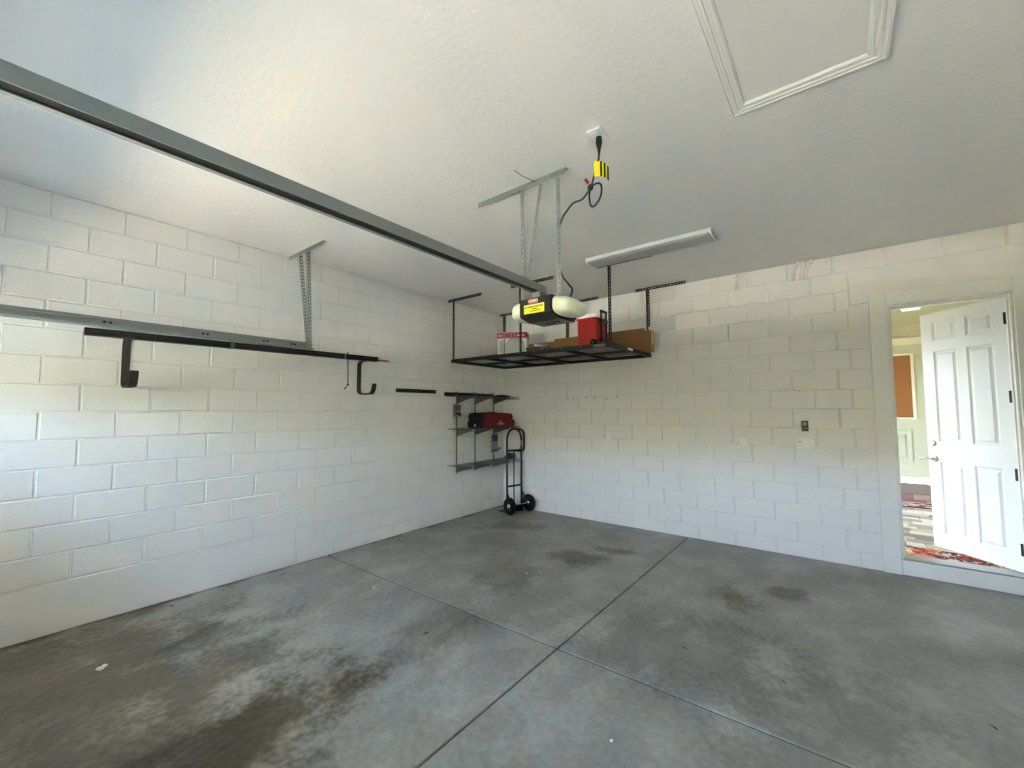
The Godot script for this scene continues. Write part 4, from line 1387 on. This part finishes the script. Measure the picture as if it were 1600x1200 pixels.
# ---------------------------------------------------------------- hand truck in the corner
func build_hand_truck():
	var t := thing("hand_truck", Vector3(0.432, 0, 0.262), "black two-wheeled hand truck standing in the far corner", "hand truck")
	# local x = towards the toe plate, z = along the axle
	t.basis = Basis(Vector3(-0.98, 0, -0.2), Vector3.UP, Vector3(0.2, 0, -0.98)).orthonormalized()
	var pipe := 0.0155
	var w := 0.147
	var st := st_new()
	var arch := [Vector3(0, 0.035, -w), Vector3(0, 1.12, -w)]
	for k in range(1, 12):
		var a := PI * k / 12.0
		arch.append(Vector3(0, 1.12 + 0.165 * sin(a), -w * cos(a)))
	arch.append(Vector3(0, 1.12, w))
	arch.append(Vector3(0, 0.035, w))
	tube(st, arch, pipe, 10)
	put(st, "frame_hoop", M.black, t)
	st = st_new()
	tube(st, bent([Vector3(0, 1.285, 0), Vector3(-0.225, 1.27, 0), Vector3(-0.23, 0.95, 0), Vector3(0, 0.945, 0)], 0.08, 6), pipe, 10)
	put(st, "grip_handle", M.black, t)
	for y in [0.945, 0.40, 0.08]:
		st = st_new()
		tube(st, [Vector3(0, y, -w), Vector3(0, y, w)], pipe * 0.95, 8)
		put(st, "crossbar", M.black, t)
	st = st_new()
	tube(st, [Vector3(0.006, 0.945, 0.0), Vector3(0.012, 0.4, 0.0), Vector3(0.006, 0.08, 0.0)], 0.008, 8)
	put(st, "centre_rod", M.black, t)
	st = st_new()
	sized(st, Vector3(-0.003, 1.06, w), Vector3(0.03, 0.085, 0.030), 0.004)
	put(st, "tan_label", M.tan, t, "tan paper label on the hoop")
	for s in [-1.0, 1.0]:
		st = st_new()
		tube(st, [Vector3(0, 0.32, s * w), Vector3(-0.118, 0.135, s * 0.165)], 0.009, 8)
		put(st, "axle_brace", M.black, t)
		st = st_new()
		sized(st, Vector3(-0.07, 0.105, s * 0.14), Vector3(0.16, 0.06, 0.006), 0.002)
		put(st, "axle_plate", M.black, t)
	st = st_new()
	tube(st, [Vector3(-0.118, 0.13, -0.215), Vector3(-0.118, 0.13, 0.215)], 0.009, 8)
	put(st, "axle", M.zinc, t)
	for s in [-1.0, 1.0]:
		var ax := Transform3D(Basis(Vector3.RIGHT, PI / 2), Vector3(-0.118, 0.13, s * 0.195))
		st = st_new()
		var prof := []
		for k in 17:
			var a := TAU * k / 16.0
			prof.append(Vector2(0.096 + cos(a) * 0.034, sin(a) * 0.036))
		lathe(st, prof, ax, 36)
		var wh := put(st, "tyre", M.tyre, t)
		st = st_new()
		lathe(st, [Vector2(0.0, -0.02), Vector2(0.03, -0.022), Vector2(0.066, -0.03), Vector2(0.068, 0.03), Vector2(0.03, 0.022), Vector2(0.0, 0.02)], ax, 24)
		put(st, "rim", M.tyre, wh)
		st = st_new()
		for q in [1.0, -1.0]:
			lathe(st, [Vector2(0.040, q * 0.022), Vector2(0.034, q * 0.027), Vector2(0.016, q * 0.027), Vector2(0.014, q * 0.040), Vector2(0.0, q * 0.041)], ax, 20)
		put(st, "hub_cap", M.chrome, wh)
	st = st_new()
	prism(st, PackedVector2Array([Vector2(-0.015, 0.004), Vector2(0.005, 0.004), Vector2(0.20, 0.002), Vector2(0.20, 0.008), Vector2(0.004, 0.012), Vector2(-0.003, 0.07), Vector2(-0.015, 0.07)]), -0.17, 0.17)
	put(st, "toe_plate", M.black, t)

# ---------------------------------------------------------------- overhead rack and what is stored on it
func build_rack():
	var r := thing("overhead_rack", Vector3(1.33, 0, 0.69), "dark steel overhead storage rack hung from the ceiling in the corner", "rack")
	var o := Vector3(1.33, 0, 0.69)
	var xs := [0.12, 1.33, 2.55]
	var zs := [1.29, 0.10]
	for z in zs:
		for k in 3:
			var x: float = xs[k]
			var st := st_new()
			angle_iron(st, Vector3(x - 0.013, 2.27, z) - o, Vector3(x - 0.013, CEIL - 0.03, z) - o, Vector3(1, 0, 0), Vector3(0, 0, -1 if z > 0.5 else 1), 0.034, 0.003, 0.036, 0.011, 0.017)
			put(st, "post", M.rack, r)
			st = st_new()
			var x0: float = [0.02, 1.19, 2.39][k]
			angle_iron(st, Vector3(x0, CEIL - 0.001, z + 0.012) - o, Vector3(x0 + 0.645, CEIL - 0.001, z + 0.012) - o, Vector3(0, 0, -1), Vector3.DOWN, 0.036, 0.003, 0.04, 0.010, 0.022)
			put(st, "ceiling_bracket", M.rack, r)
	var lo := Vector3(0.10, 2.262, 0.08)
	var hi := Vector3(2.57, 2.308, 1.31)
	for q in [[Vector3(lo.x, lo.y, hi.z - 0.003), Vector3(hi.x, hi.y, hi.z)], [Vector3(lo.x, lo.y, lo.z), Vector3(hi.x, hi.y, lo.z + 0.003)], [Vector3(lo.x, lo.y, lo.z + 0.003), Vector3(lo.x + 0.003, hi.y, hi.z - 0.003)], [Vector3(hi.x - 0.003, lo.y, lo.z + 0.003), Vector3(hi.x, hi.y, hi.z - 0.003)]]:
		var st := st_new()
		box(st, q[0] - o, q[1] - o)
		var inn := Vector3(0.035, 0, 0) if q[1].x - q[0].x < 0.1 else Vector3(0, 0, 0.035)
		var c: Vector3 = (q[0] + q[1]) * 0.5
		var toward := -1.0 if (c.x > 2.0 and inn.x > 0.0) or (c.z > 1.0 and inn.z > 0.0) else 1.0
		var f0: Vector3 = Vector3(q[0].x, lo.y, q[0].z)
		var f1: Vector3 = Vector3(q[1].x, lo.y + 0.003, q[1].z)
		if toward > 0.0: f1 += inn
		else: f0 -= inn
		box(st, f0 - o, f1 - o)
		put(st, "edge_beam", M.rack, r)
	for x in [0.72, 1.33, 1.95]:
		var st := st_new()
		box(st, Vector3(x - 0.02, 2.266, lo.z + 0.003) - o, Vector3(x + 0.02, 2.30, hi.z - 0.003) - o, 0.002)
		put(st, "cross_beam", M.rack, r)
	var st := st_new()
	box(st, Vector3(lo.x + 0.003, 2.268, 0.675) - o, Vector3(hi.x - 0.003, 2.298, 0.705) - o, 0.002)
	put(st, "long_beam", M.rack, r)
	st = st_new()
	for k in 48:
		var x := 0.13 + k * 0.0513
		tube(st, [Vector3(x, 2.306, lo.z + 0.004) - o, Vector3(x, 2.306, hi.z - 0.004) - o], 0.0024, 4)
	for k in 16:
		var z := 0.12 + k * 0.077
		tube(st, [Vector3(lo.x + 0.004, 2.302, z) - o, Vector3(hi.x - 0.004, 2.302, z) - o], 0.0024, 4)
	var wires := put(st, "wire_deck", M.zinc, r)
	wires.set_meta("kind", "stuff")
	for x in [0.3, 0.5, 0.72, 0.9, 1.1, 1.33, 1.55, 1.75, 1.95, 2.2]:
		st = st_new()
		lathe(st, [Vector2(0.007, 0.0), Vector2(0.005, 0.004), Vector2(0, 0.005)], Transform3D(Basis(Vector3.RIGHT, PI / 2), Vector3(x, 2.292, hi.z) - o), 8)
		put(st, "bolt", M.zinc, r)
	st = st_new()
	box(st, Vector3(2.36, 2.268, hi.z) - o, Vector3(2.50, 2.300, hi.z + 0.001) - o)
	put(st, "grey_decal", mat(Color(0.42, 0.42, 0.40), 0.5), r)
	st = st_new()
	box(st, Vector3(hi.x, 2.275, 0.70) - o, Vector3(hi.x + 0.001, 2.303, 0.86) - o)
	put(st, "white_decal", M.white, r)

	var deck := 2.3095
	# flat-pack cartons on edge along the back
	var c := thing("long_carton", Vector3(1.645, deck, 0.275), "long brown flat carton standing on edge on the overhead rack", "carton")
	st = st_new()
	box(st, Vector3(-1.015, 0, -0.055), Vector3(1.015, 0.27, 0.055), 0.003)
	put(st, "carton_body", M.card, c)
	st = st_new()
	box(st, Vector3(-0.80, 0.0, 0.0553), Vector3(-0.745, 0.27, 0.0561))
	box(st, Vector3(-0.80, 0.2702, -0.055), Vector3(-0.745, 0.271, 0.0561))
	put(st, "yellow_tape", M.tape, c)
	st = st_new()
	box(st, Vector3(0.30, 0.2702, -0.03), Vector3(0.70, 0.278, 0.05), 0.001)
	box(st, Vector3(0.82, 0.2702, -0.03), Vector3(0.90, 0.292, 0.05), 0.001)
	put(st, "loose_flap", mat(Color(0.50, 0.42, 0.31), 0.85), c)
	st = st_new()
	box(st, Vector3(1.0153, 0.09, -0.02), Vector3(1.017, 0.27, 0.03))
	put(st, "end_tape", M.tape, c)
	st = st_new()
	box(st, Vector3(0.985, 0.2705, 0.02), Vector3(1.005, 0.315, 0.05), 0.002)
	put(st, "white_tab", M.white, c)
	c = thing("back_carton", Vector3(1.84, deck, 0.178), "taller brown carton standing behind the long carton on the rack", "carton")
	st = st_new()
	box(st, Vector3(-0.68, 0, -0.035), Vector3(0.68, 0.325, 0.035), 0.003)
	put(st, "carton_body", M.card, c)
	st = st_new()
	box(st, Vector3(-0.68, 0.3252, -0.022), Vector3(0.68, 0.326, 0.022))
	put(st, "seam_tape", M.tape, c)

	# red wheeled cooler
	c = thing("wheeled_cooler", Vector3(2.205, deck, 1.03), "red wheeled drink cooler with white lid and black handle on the rack", "cooler")
	st = st_new()
	pillow(st, Vector3(0, 0.175, 0), Vector3(0.135, 0.175, 0.15), 9.0, Transform3D.IDENTITY, 48, 24, func(q: Vector3): return Vector3(q.x * (0.94 + 0.12 * (q.y + 0.175)), q.y, q.z * (0.94 + 0.12 * (q.y + 0.175))))
	put(st, "tub", M.red, c)
	st = st_new()
	pillow(st, Vector3(0, 0.355, 0), Vector3(0.138, 0.03, 0.152), 5.0, Transform3D.IDENTITY, 40, 16)
	var lid := put(st, "lid", M.white, c)
	st = st_new()
	box(st, Vector3(-0.137, 0.326, -0.151), Vector3(0.137, 0.335, 0.151), 0.004)
	put(st, "lid_seam", M.red, lid)
	for x in [0.095]:
		st = st_new()
		lathe(st, [Vector2(0.0, -0.018), Vector2(0.030, -0.018), Vector2(0.040, -0.012), Vector2(0.040, 0.012), Vector2(0.030, 0.018), Vector2(0.014, 0.019), Vector2(0.0, 0.02)], Transform3D(Basis(Vector3.RIGHT, PI / 2), Vector3(x, 0.041, 0.152)), 24)
		var wh := put(st, "wheel", M.tyre, c)
		st = st_new()
		lathe(st, [Vector2(0.010, 0.019), Vector2(0.009, 0.024), Vector2(0, 0.025)], Transform3D(Basis(Vector3.RIGHT, PI / 2), Vector3(x, 0.041, 0.152)), 12)
		put(st, "hub", M.grey_plastic, wh)
	st = st_new()
	for z in [-0.065, 0.065]:
		tube(st, [Vector3(0.150, 0.06, z), Vector3(0.150, 0.415, z)], 0.011, 8)
	box(st, Vector3(0.136, 0.40, -0.078), Vector3(0.164, 0.425, 0.078), 0.006)
	box(st, Vector3(0.132, 0.28, -0.085), Vector3(0.164, 0.325, 0.085), 0.004)
	box(st, Vector3(0.130, 0.05, -0.085), Vector3(0.164, 0.085, 0.085), 0.004)
	put(st, "pull_handle", M.plastic_black, c)

	# white carton with red band, partly wrapped in film
	c = thing("white_carton", Vector3(0.885, deck, 0.86), "white carton with a red top band, wrapped in clear film, on the rack", "carton")
	c.rotation.y = 0.5
	c.scale = Vector3(0.8, 0.98, 0.8)
	st = st_new()
	box(st, Vector3(-0.26, 0, -0.14), Vector3(0.26, 0.36, 0.14), 0.003)
	put(st, "carton_body", mat(Color(0.80, 0.80, 0.77), 0.7), c)
	st = st_new()
	box(st, Vector3(-0.2605, 0.27, -0.1405), Vector3(0.2605, 0.352, 0.1405), 0.002)
	var band := put(st, "red_band", M.red, c)
	for x in [-0.15, -0.03, 0.035]:
		st = st_new()
		box(st, Vector3(x, -0.0, 0.1402), Vector3(x + 0.025, 0.362, 0.1415))
		put(st, "grey_strap", M.grey_plastic, c)
	for q in [[-0.235, -0.205], [-0.198, -0.175], [0.09, 0.15], [0.17, 0.215]]:
		st = st_new()
		box(st, Vector3(q[0], 0.298, 0.1405), Vector3(q[1], 0.322, 0.1412))
		put(st, "white_print", mat(Color(0.85, 0.70, 0.70), 0.6), band)
	st = st_new()
	box(st, Vector3(-0.22, 0.06, 0.1402), Vector3(-0.16, 0.24, 0.1408))
	put(st, "grey_print", mat(Color(0.62, 0.63, 0.61), 0.7), c)
	st = st_new()
	pillow(st, Vector3(0.06, 0.13, 0.165), Vector3(0.16, 0.13, 0.022), 3.0, Transform3D.IDENTITY, 28, 14, func(q: Vector3): return q + Vector3(0, 0, 0.010 * sin(q.x * 40.0 + q.y * 25.0)))
	put(st, "clear_film", M.film, c)
	# crumpled film and an olive sheet on the deck
	c = thing("film_bundle", Vector3(1.52, deck + 0.012, 1.17), "crumpled grey plastic film bundle near the front edge of the rack", "film")
	st = st_new()
	pillow(st, Vector3(0, 0.03, 0), Vector3(0.18, 0.03, 0.09), 2.3, Transform3D.IDENTITY, 30, 14, func(q: Vector3): return q + Vector3(0, 0.010 * sin(q.x * 48.0) * cos(q.z * 60.0), 0.012 * sin(q.x * 37.0)))
	put(st, "film_roll", mat(Color(0.34, 0.36, 0.35), 0.35), c)
	st = st_new()
	pillow(st, Vector3(0.06, 0.045, 0.01), Vector3(0.10, 0.03, 0.07), 2.2, Transform3D.IDENTITY, 24, 12, func(q: Vector3): return q + Vector3(0, 0.010 * sin(q.x * 60.0 + q.z * 40.0), 0))
	put(st, "film_edge", M.film, c)
	c = thing("olive_pouch", Vector3(1.93, deck, 1.10), "flat olive green pouch lying left of the red cooler", "pouch")
	st = st_new()
	pillow(st, Vector3(0, 0.022, 0), Vector3(0.09, 0.022, 0.10), 2.6, Transform3D.IDENTITY, 20, 10)
	put(st, "pouch_body", M.olive, c)
	st = st_new()
	box(st, Vector3(-0.07, 0.036, -0.05), Vector3(0.04, 0.0455, 0.03), 0.002)
	put(st, "pale_patch", mat(Color(0.62, 0.66, 0.48), 0.6), c)

# ---------------------------------------------------------------- small fittings on the back wall
func build_wall_fittings():
	var pr := func(called: String, label: String, pts: Array, group: String):
		var t := thing(called, pts[0], label, "conduit", group)
		var st := st_new()
		var path := []
		for p in spline(pts, 6): path.append(p - pts[0])
		tube(st, path, 0.0145, 10)
		put(st, "painted_pipe", M.paint, t)
		st = st_new()
		lathe(st, [Vector2(0.018, 0.0), Vector2(0.018, 0.006), Vector2(0.0, 0.006)], Transform3D(Basis(Vector3.RIGHT, PI / 2), path[-1] + Vector3(0, 0.004, -0.012)), 12)
		put(st, "wall_collar", M.paint, t)
		st = st_new()
		sized(st, path[2] + Vector3(0.004, -0.02, 0.002), Vector3(0.036, 0.012, 0.028), 0.003)
		put(st, "saddle_clip", M.paint, t)
	pr.call("painted_conduit", "single painted conduit stub dropping from the ceiling on the back wall", [Vector3(3.598, 3.188, 0.028), Vector3(3.592, 3.10, 0.03), Vector3(3.578, 3.02, 0.026), Vector3(3.566, 2.985, 0.010)], "")
	pr.call("painted_conduit", "leftmost of three bent painted conduits at the top of the back wall", [Vector3(4.20, 3.188, 0.034), Vector3(4.165, 3.12, 0.038), Vector3(4.146, 3.04, 0.032), Vector3(4.146, 2.99, 0.010)], "trio of bent conduits")
	pr.call("painted_conduit", "middle one of three bent painted conduits at the top of the back wall", [Vector3(4.245, 3.188, 0.034), Vector3(4.235, 3.12, 0.038), Vector3(4.222, 3.04, 0.032), Vector3(4.22, 2.985, 0.010)], "trio of bent conduits")
	pr.call("painted_conduit", "rightmost of three bent painted conduits at the top of the back wall", [Vector3(4.315, 3.188, 0.034), Vector3(4.285, 3.12, 0.038), Vector3(4.262, 3.04, 0.032), Vector3(4.258, 2.985, 0.010)], "trio of bent conduits")

	var c := thing("opener_console", Vector3(4.19, 1.395, 0), "small black wall console with a pinkish screen above the switch plate", "console")
	var st := st_new()
	box(st, Vector3(-0.029, -0.055, 0), Vector3(0.029, 0.055, 0.022), 0.005)
	put(st, "case", M.plastic_black, c)
	st = st_new()
	box(st, Vector3(-0.019, 0.004, 0.0222), Vector3(0.019, 0.042, 0.0235), 0.001)
	put(st, "screen", mat(Color(0.70, 0.45, 0.45), 0.3), c)
	for x in [-0.012, 0.014]:
		st = st_new()
		lathe(st, [Vector2(0.0075, 0.0), Vector2(0.006, 0.004), Vector2(0, 0.0045)], Transform3D(Basis(Vector3.RIGHT, PI / 2), Vector3(x, -0.024, 0.022)), 14)
		put(st, "button", mat(Color(0.72, 0.66, 0.66), 0.4), c)
	c = thing("switch_plate", Vector3(4.187, 1.207, 0), "painted three-gang switch plate with a small dark sensor on the back wall", "switch")
	st = st_new()
	box(st, Vector3(-0.082, -0.058, 0), Vector3(0.082, 0.058, 0.008), 0.004)
	put(st, "plate", M.white, c)
	for k in 3:
		st = st_new()
		box(st, Vector3(-0.062 + k * 0.046, -0.036, 0.008), Vector3(-0.030 + k * 0.046, 0.032, 0.0125), 0.002)
		put(st, "rocker", M.white, c)
	st = st_new()
	for x in [-0.052, -0.041]:
		pillow(st, Vector3(x, 0.017, 0.0128), Vector3(0.005, 0.006, 0.002), 2.0, Transform3D.IDENTITY, 10, 6)
	put(st, "sensor", M.black, c)
	for q in [[Vector3(1.905, 1.205, 0), "painted outlet plate near the middle of the back wall"], [Vector3(3.597, 1.195, 0), "painted outlet plate left of the switch plate on the back wall"]]:
		c = thing("outlet_plate", q[0], q[1], "outlet", "painted outlets on the back wall")
		st = st_new()
		box(st, Vector3(-0.036, -0.057, 0), Vector3(0.036, 0.057, 0.008), 0.004)
		put(st, "plate", M.white, c)
		for y in [-0.022, 0.022]:
			st = st_new()
			box(st, Vector3(-0.017, y - 0.015, 0.008), Vector3(0.017, y + 0.015, 0.011), 0.003)
			put(st, "socket", M.white, c)
	# screw anchors left in the wall
	var wb := get_node("wall_back")
	for p in [Vector2(1.36, 1.73), Vector2(1.25, 1.755), Vector2(1.89, 1.73), Vector2(2.05, 1.76), Vector2(1.57, 1.757), Vector2(1.7, 1.758)]:
		st = st_new()
		lathe(st, [Vector2(0.009, 0.0), Vector2(0.007, 0.003), Vector2(0.0, 0.0035)], Transform3D(Basis(Vector3.RIGHT, PI / 2), Vector3(p.x, p.y, 0)), 8)
		put(st, "screw_anchor", M.dark_hole, wb)

# ---------------------------------------------------------------- bits on the floor
func build_debris():
	var chip := thing("paint_chip", Vector3(0.86, 0, 4.97), "folded white paper scrap on the floor near the left wall", "scrap")
	var st := st_new()
	box(st, Vector3(-0.022, 0, -0.012), Vector3(0.016, 0.016, 0.016), 0.005, Transform3D(Basis(Vector3.UP, 0.5), Vector3.ZERO))
	put(st, "lower_flap", M.white, chip)
	st = st_new()
	box(st, Vector3(-0.008, 0.013, -0.020), Vector3(0.020, 0.026, 0.006), 0.005, Transform3D(Basis(Vector3.UP, 0.9), Vector3(0.006, 0.0, -0.006)))
	put(st, "upper_flap", M.white, chip)
	var leaf := func(called: String, at: Vector2, l: float, w: float, turn: float, m: Material, label: String, cat: String, group: String):
		var t := thing(called, Vector3(at.x, 0, at.y), label, cat, group)
		t.rotation.y = turn
		var s := st_new()
		var up := []
		for k in 9:
			var u := k / 8.0
			up.append([Vector3((u - 0.5) * l, 0.003 + 0.006 * sin(u * PI), w * 0.5 * sin(u * PI)), Vector3((u - 0.5) * l, 0.001 + 0.003 * sin(u * PI), -w * 0.5 * sin(u * PI))])
		for k in 8:
			quad(s, up[k][0], up[k + 1][0], up[k + 1][1], up[k][1])
			quad(s, up[k][1] + Vector3.DOWN * 0.0008, up[k + 1][1] + Vector3.DOWN * 0.0008, up[k + 1][0] + Vector3.DOWN * 0.0008, up[k][0] + Vector3.DOWN * 0.0008)
		put(s, "blade", m, t)
		s = st_new()
		tube(s, [Vector3(-l * 0.62, 0.0025, 0), Vector3(-l * 0.2, 0.006, 0), Vector3(l * 0.45, 0.004, 0)], 0.0012, 5)
		put(s, "stem", m, t)
	leaf.call("dry_leaf", Vector2(4.28, 2.02), 0.075, 0.026, 0.4, M.tan, "tan dry leaf on the floor in front of the back wall", "leaf", "")
	var g := "dark leaf crumbs on the floor"
	leaf.call("leaf_crumb", Vector2(4.17, 2.57), 0.035, 0.018, -0.5, M.black, "largest black leaf crumb on the right half of the floor", "crumb", g)
	leaf.call("leaf_crumb", Vector2(3.62, 2.56), 0.04, 0.018, -0.4, M.leaf, "dark leaf crumb right of the crossing of the floor joints", "crumb", g)
	leaf.call("leaf_crumb", Vector2(2.12, 3.48), 0.05, 0.025, 1.2, M.leaf, "dark brown leaf crumb left of the crossing of the floor joints", "crumb", g)
	leaf.call("leaf_crumb", Vector2(5.03, 2.35), 0.04, 0.016, -1.0, M.leaf, "dark leaf crumb on the floor nearest the side door", "crumb", g)
	leaf.call("leaf_crumb", Vector2(0.16, 4.46), 0.035, 0.02, 0.3, M.leaf, "round dark leaf crumb beside the foot of the left wall", "crumb", g)
	leaf.call("leaf_crumb", Vector2(0.19, 3.6), 0.06, 0.025, 1.3, M.leaf, "long dark leaf crumb beside the left wall, under the J hooks", "crumb", g)
	leaf.call("leaf_crumb", Vector2(0.47, 4.05), 0.05, 0.025, 1.0, M.leaf, "dark leaf crumb a step out from the left wall", "crumb", g)
	var k := 0
	for p in [[2.04, 2.16, "tiny white chip on the floor near the brown oil stain"], [3.57, 3.58, "tiny white chip on the floor at the bottom of the picture"], [1.15, 3.25, "thin white splinter on the floor near the left floor joint"]]:
		var c := thing("white_chip", Vector3(p[0], 0, p[1]), p[2], "chip", "white chips on the floor")
		st = st_new()
		var l: float = 0.05 if k == 2 else 0.016
		box(st, Vector3(-l / 2, 0, -0.006), Vector3(l / 2, 0.006, 0.006), 0.002, Transform3D(Basis(Vector3.UP, 0.5 + k), Vector3.ZERO))
		put(st, "fragment", M.white, c)
		k += 1

func _ready():
	rng.seed = 7
	set_view()
	make_materials()
	build_room()
	build_side_door()
	build_entry()
	build_rack()
	build_opener()
	build_track()
	build_ceiling_light()
	build_hatch()
	build_wall_storage()
	build_hand_truck()
	build_wall_fittings()
	build_ceiling_outlet()
	build_debris()
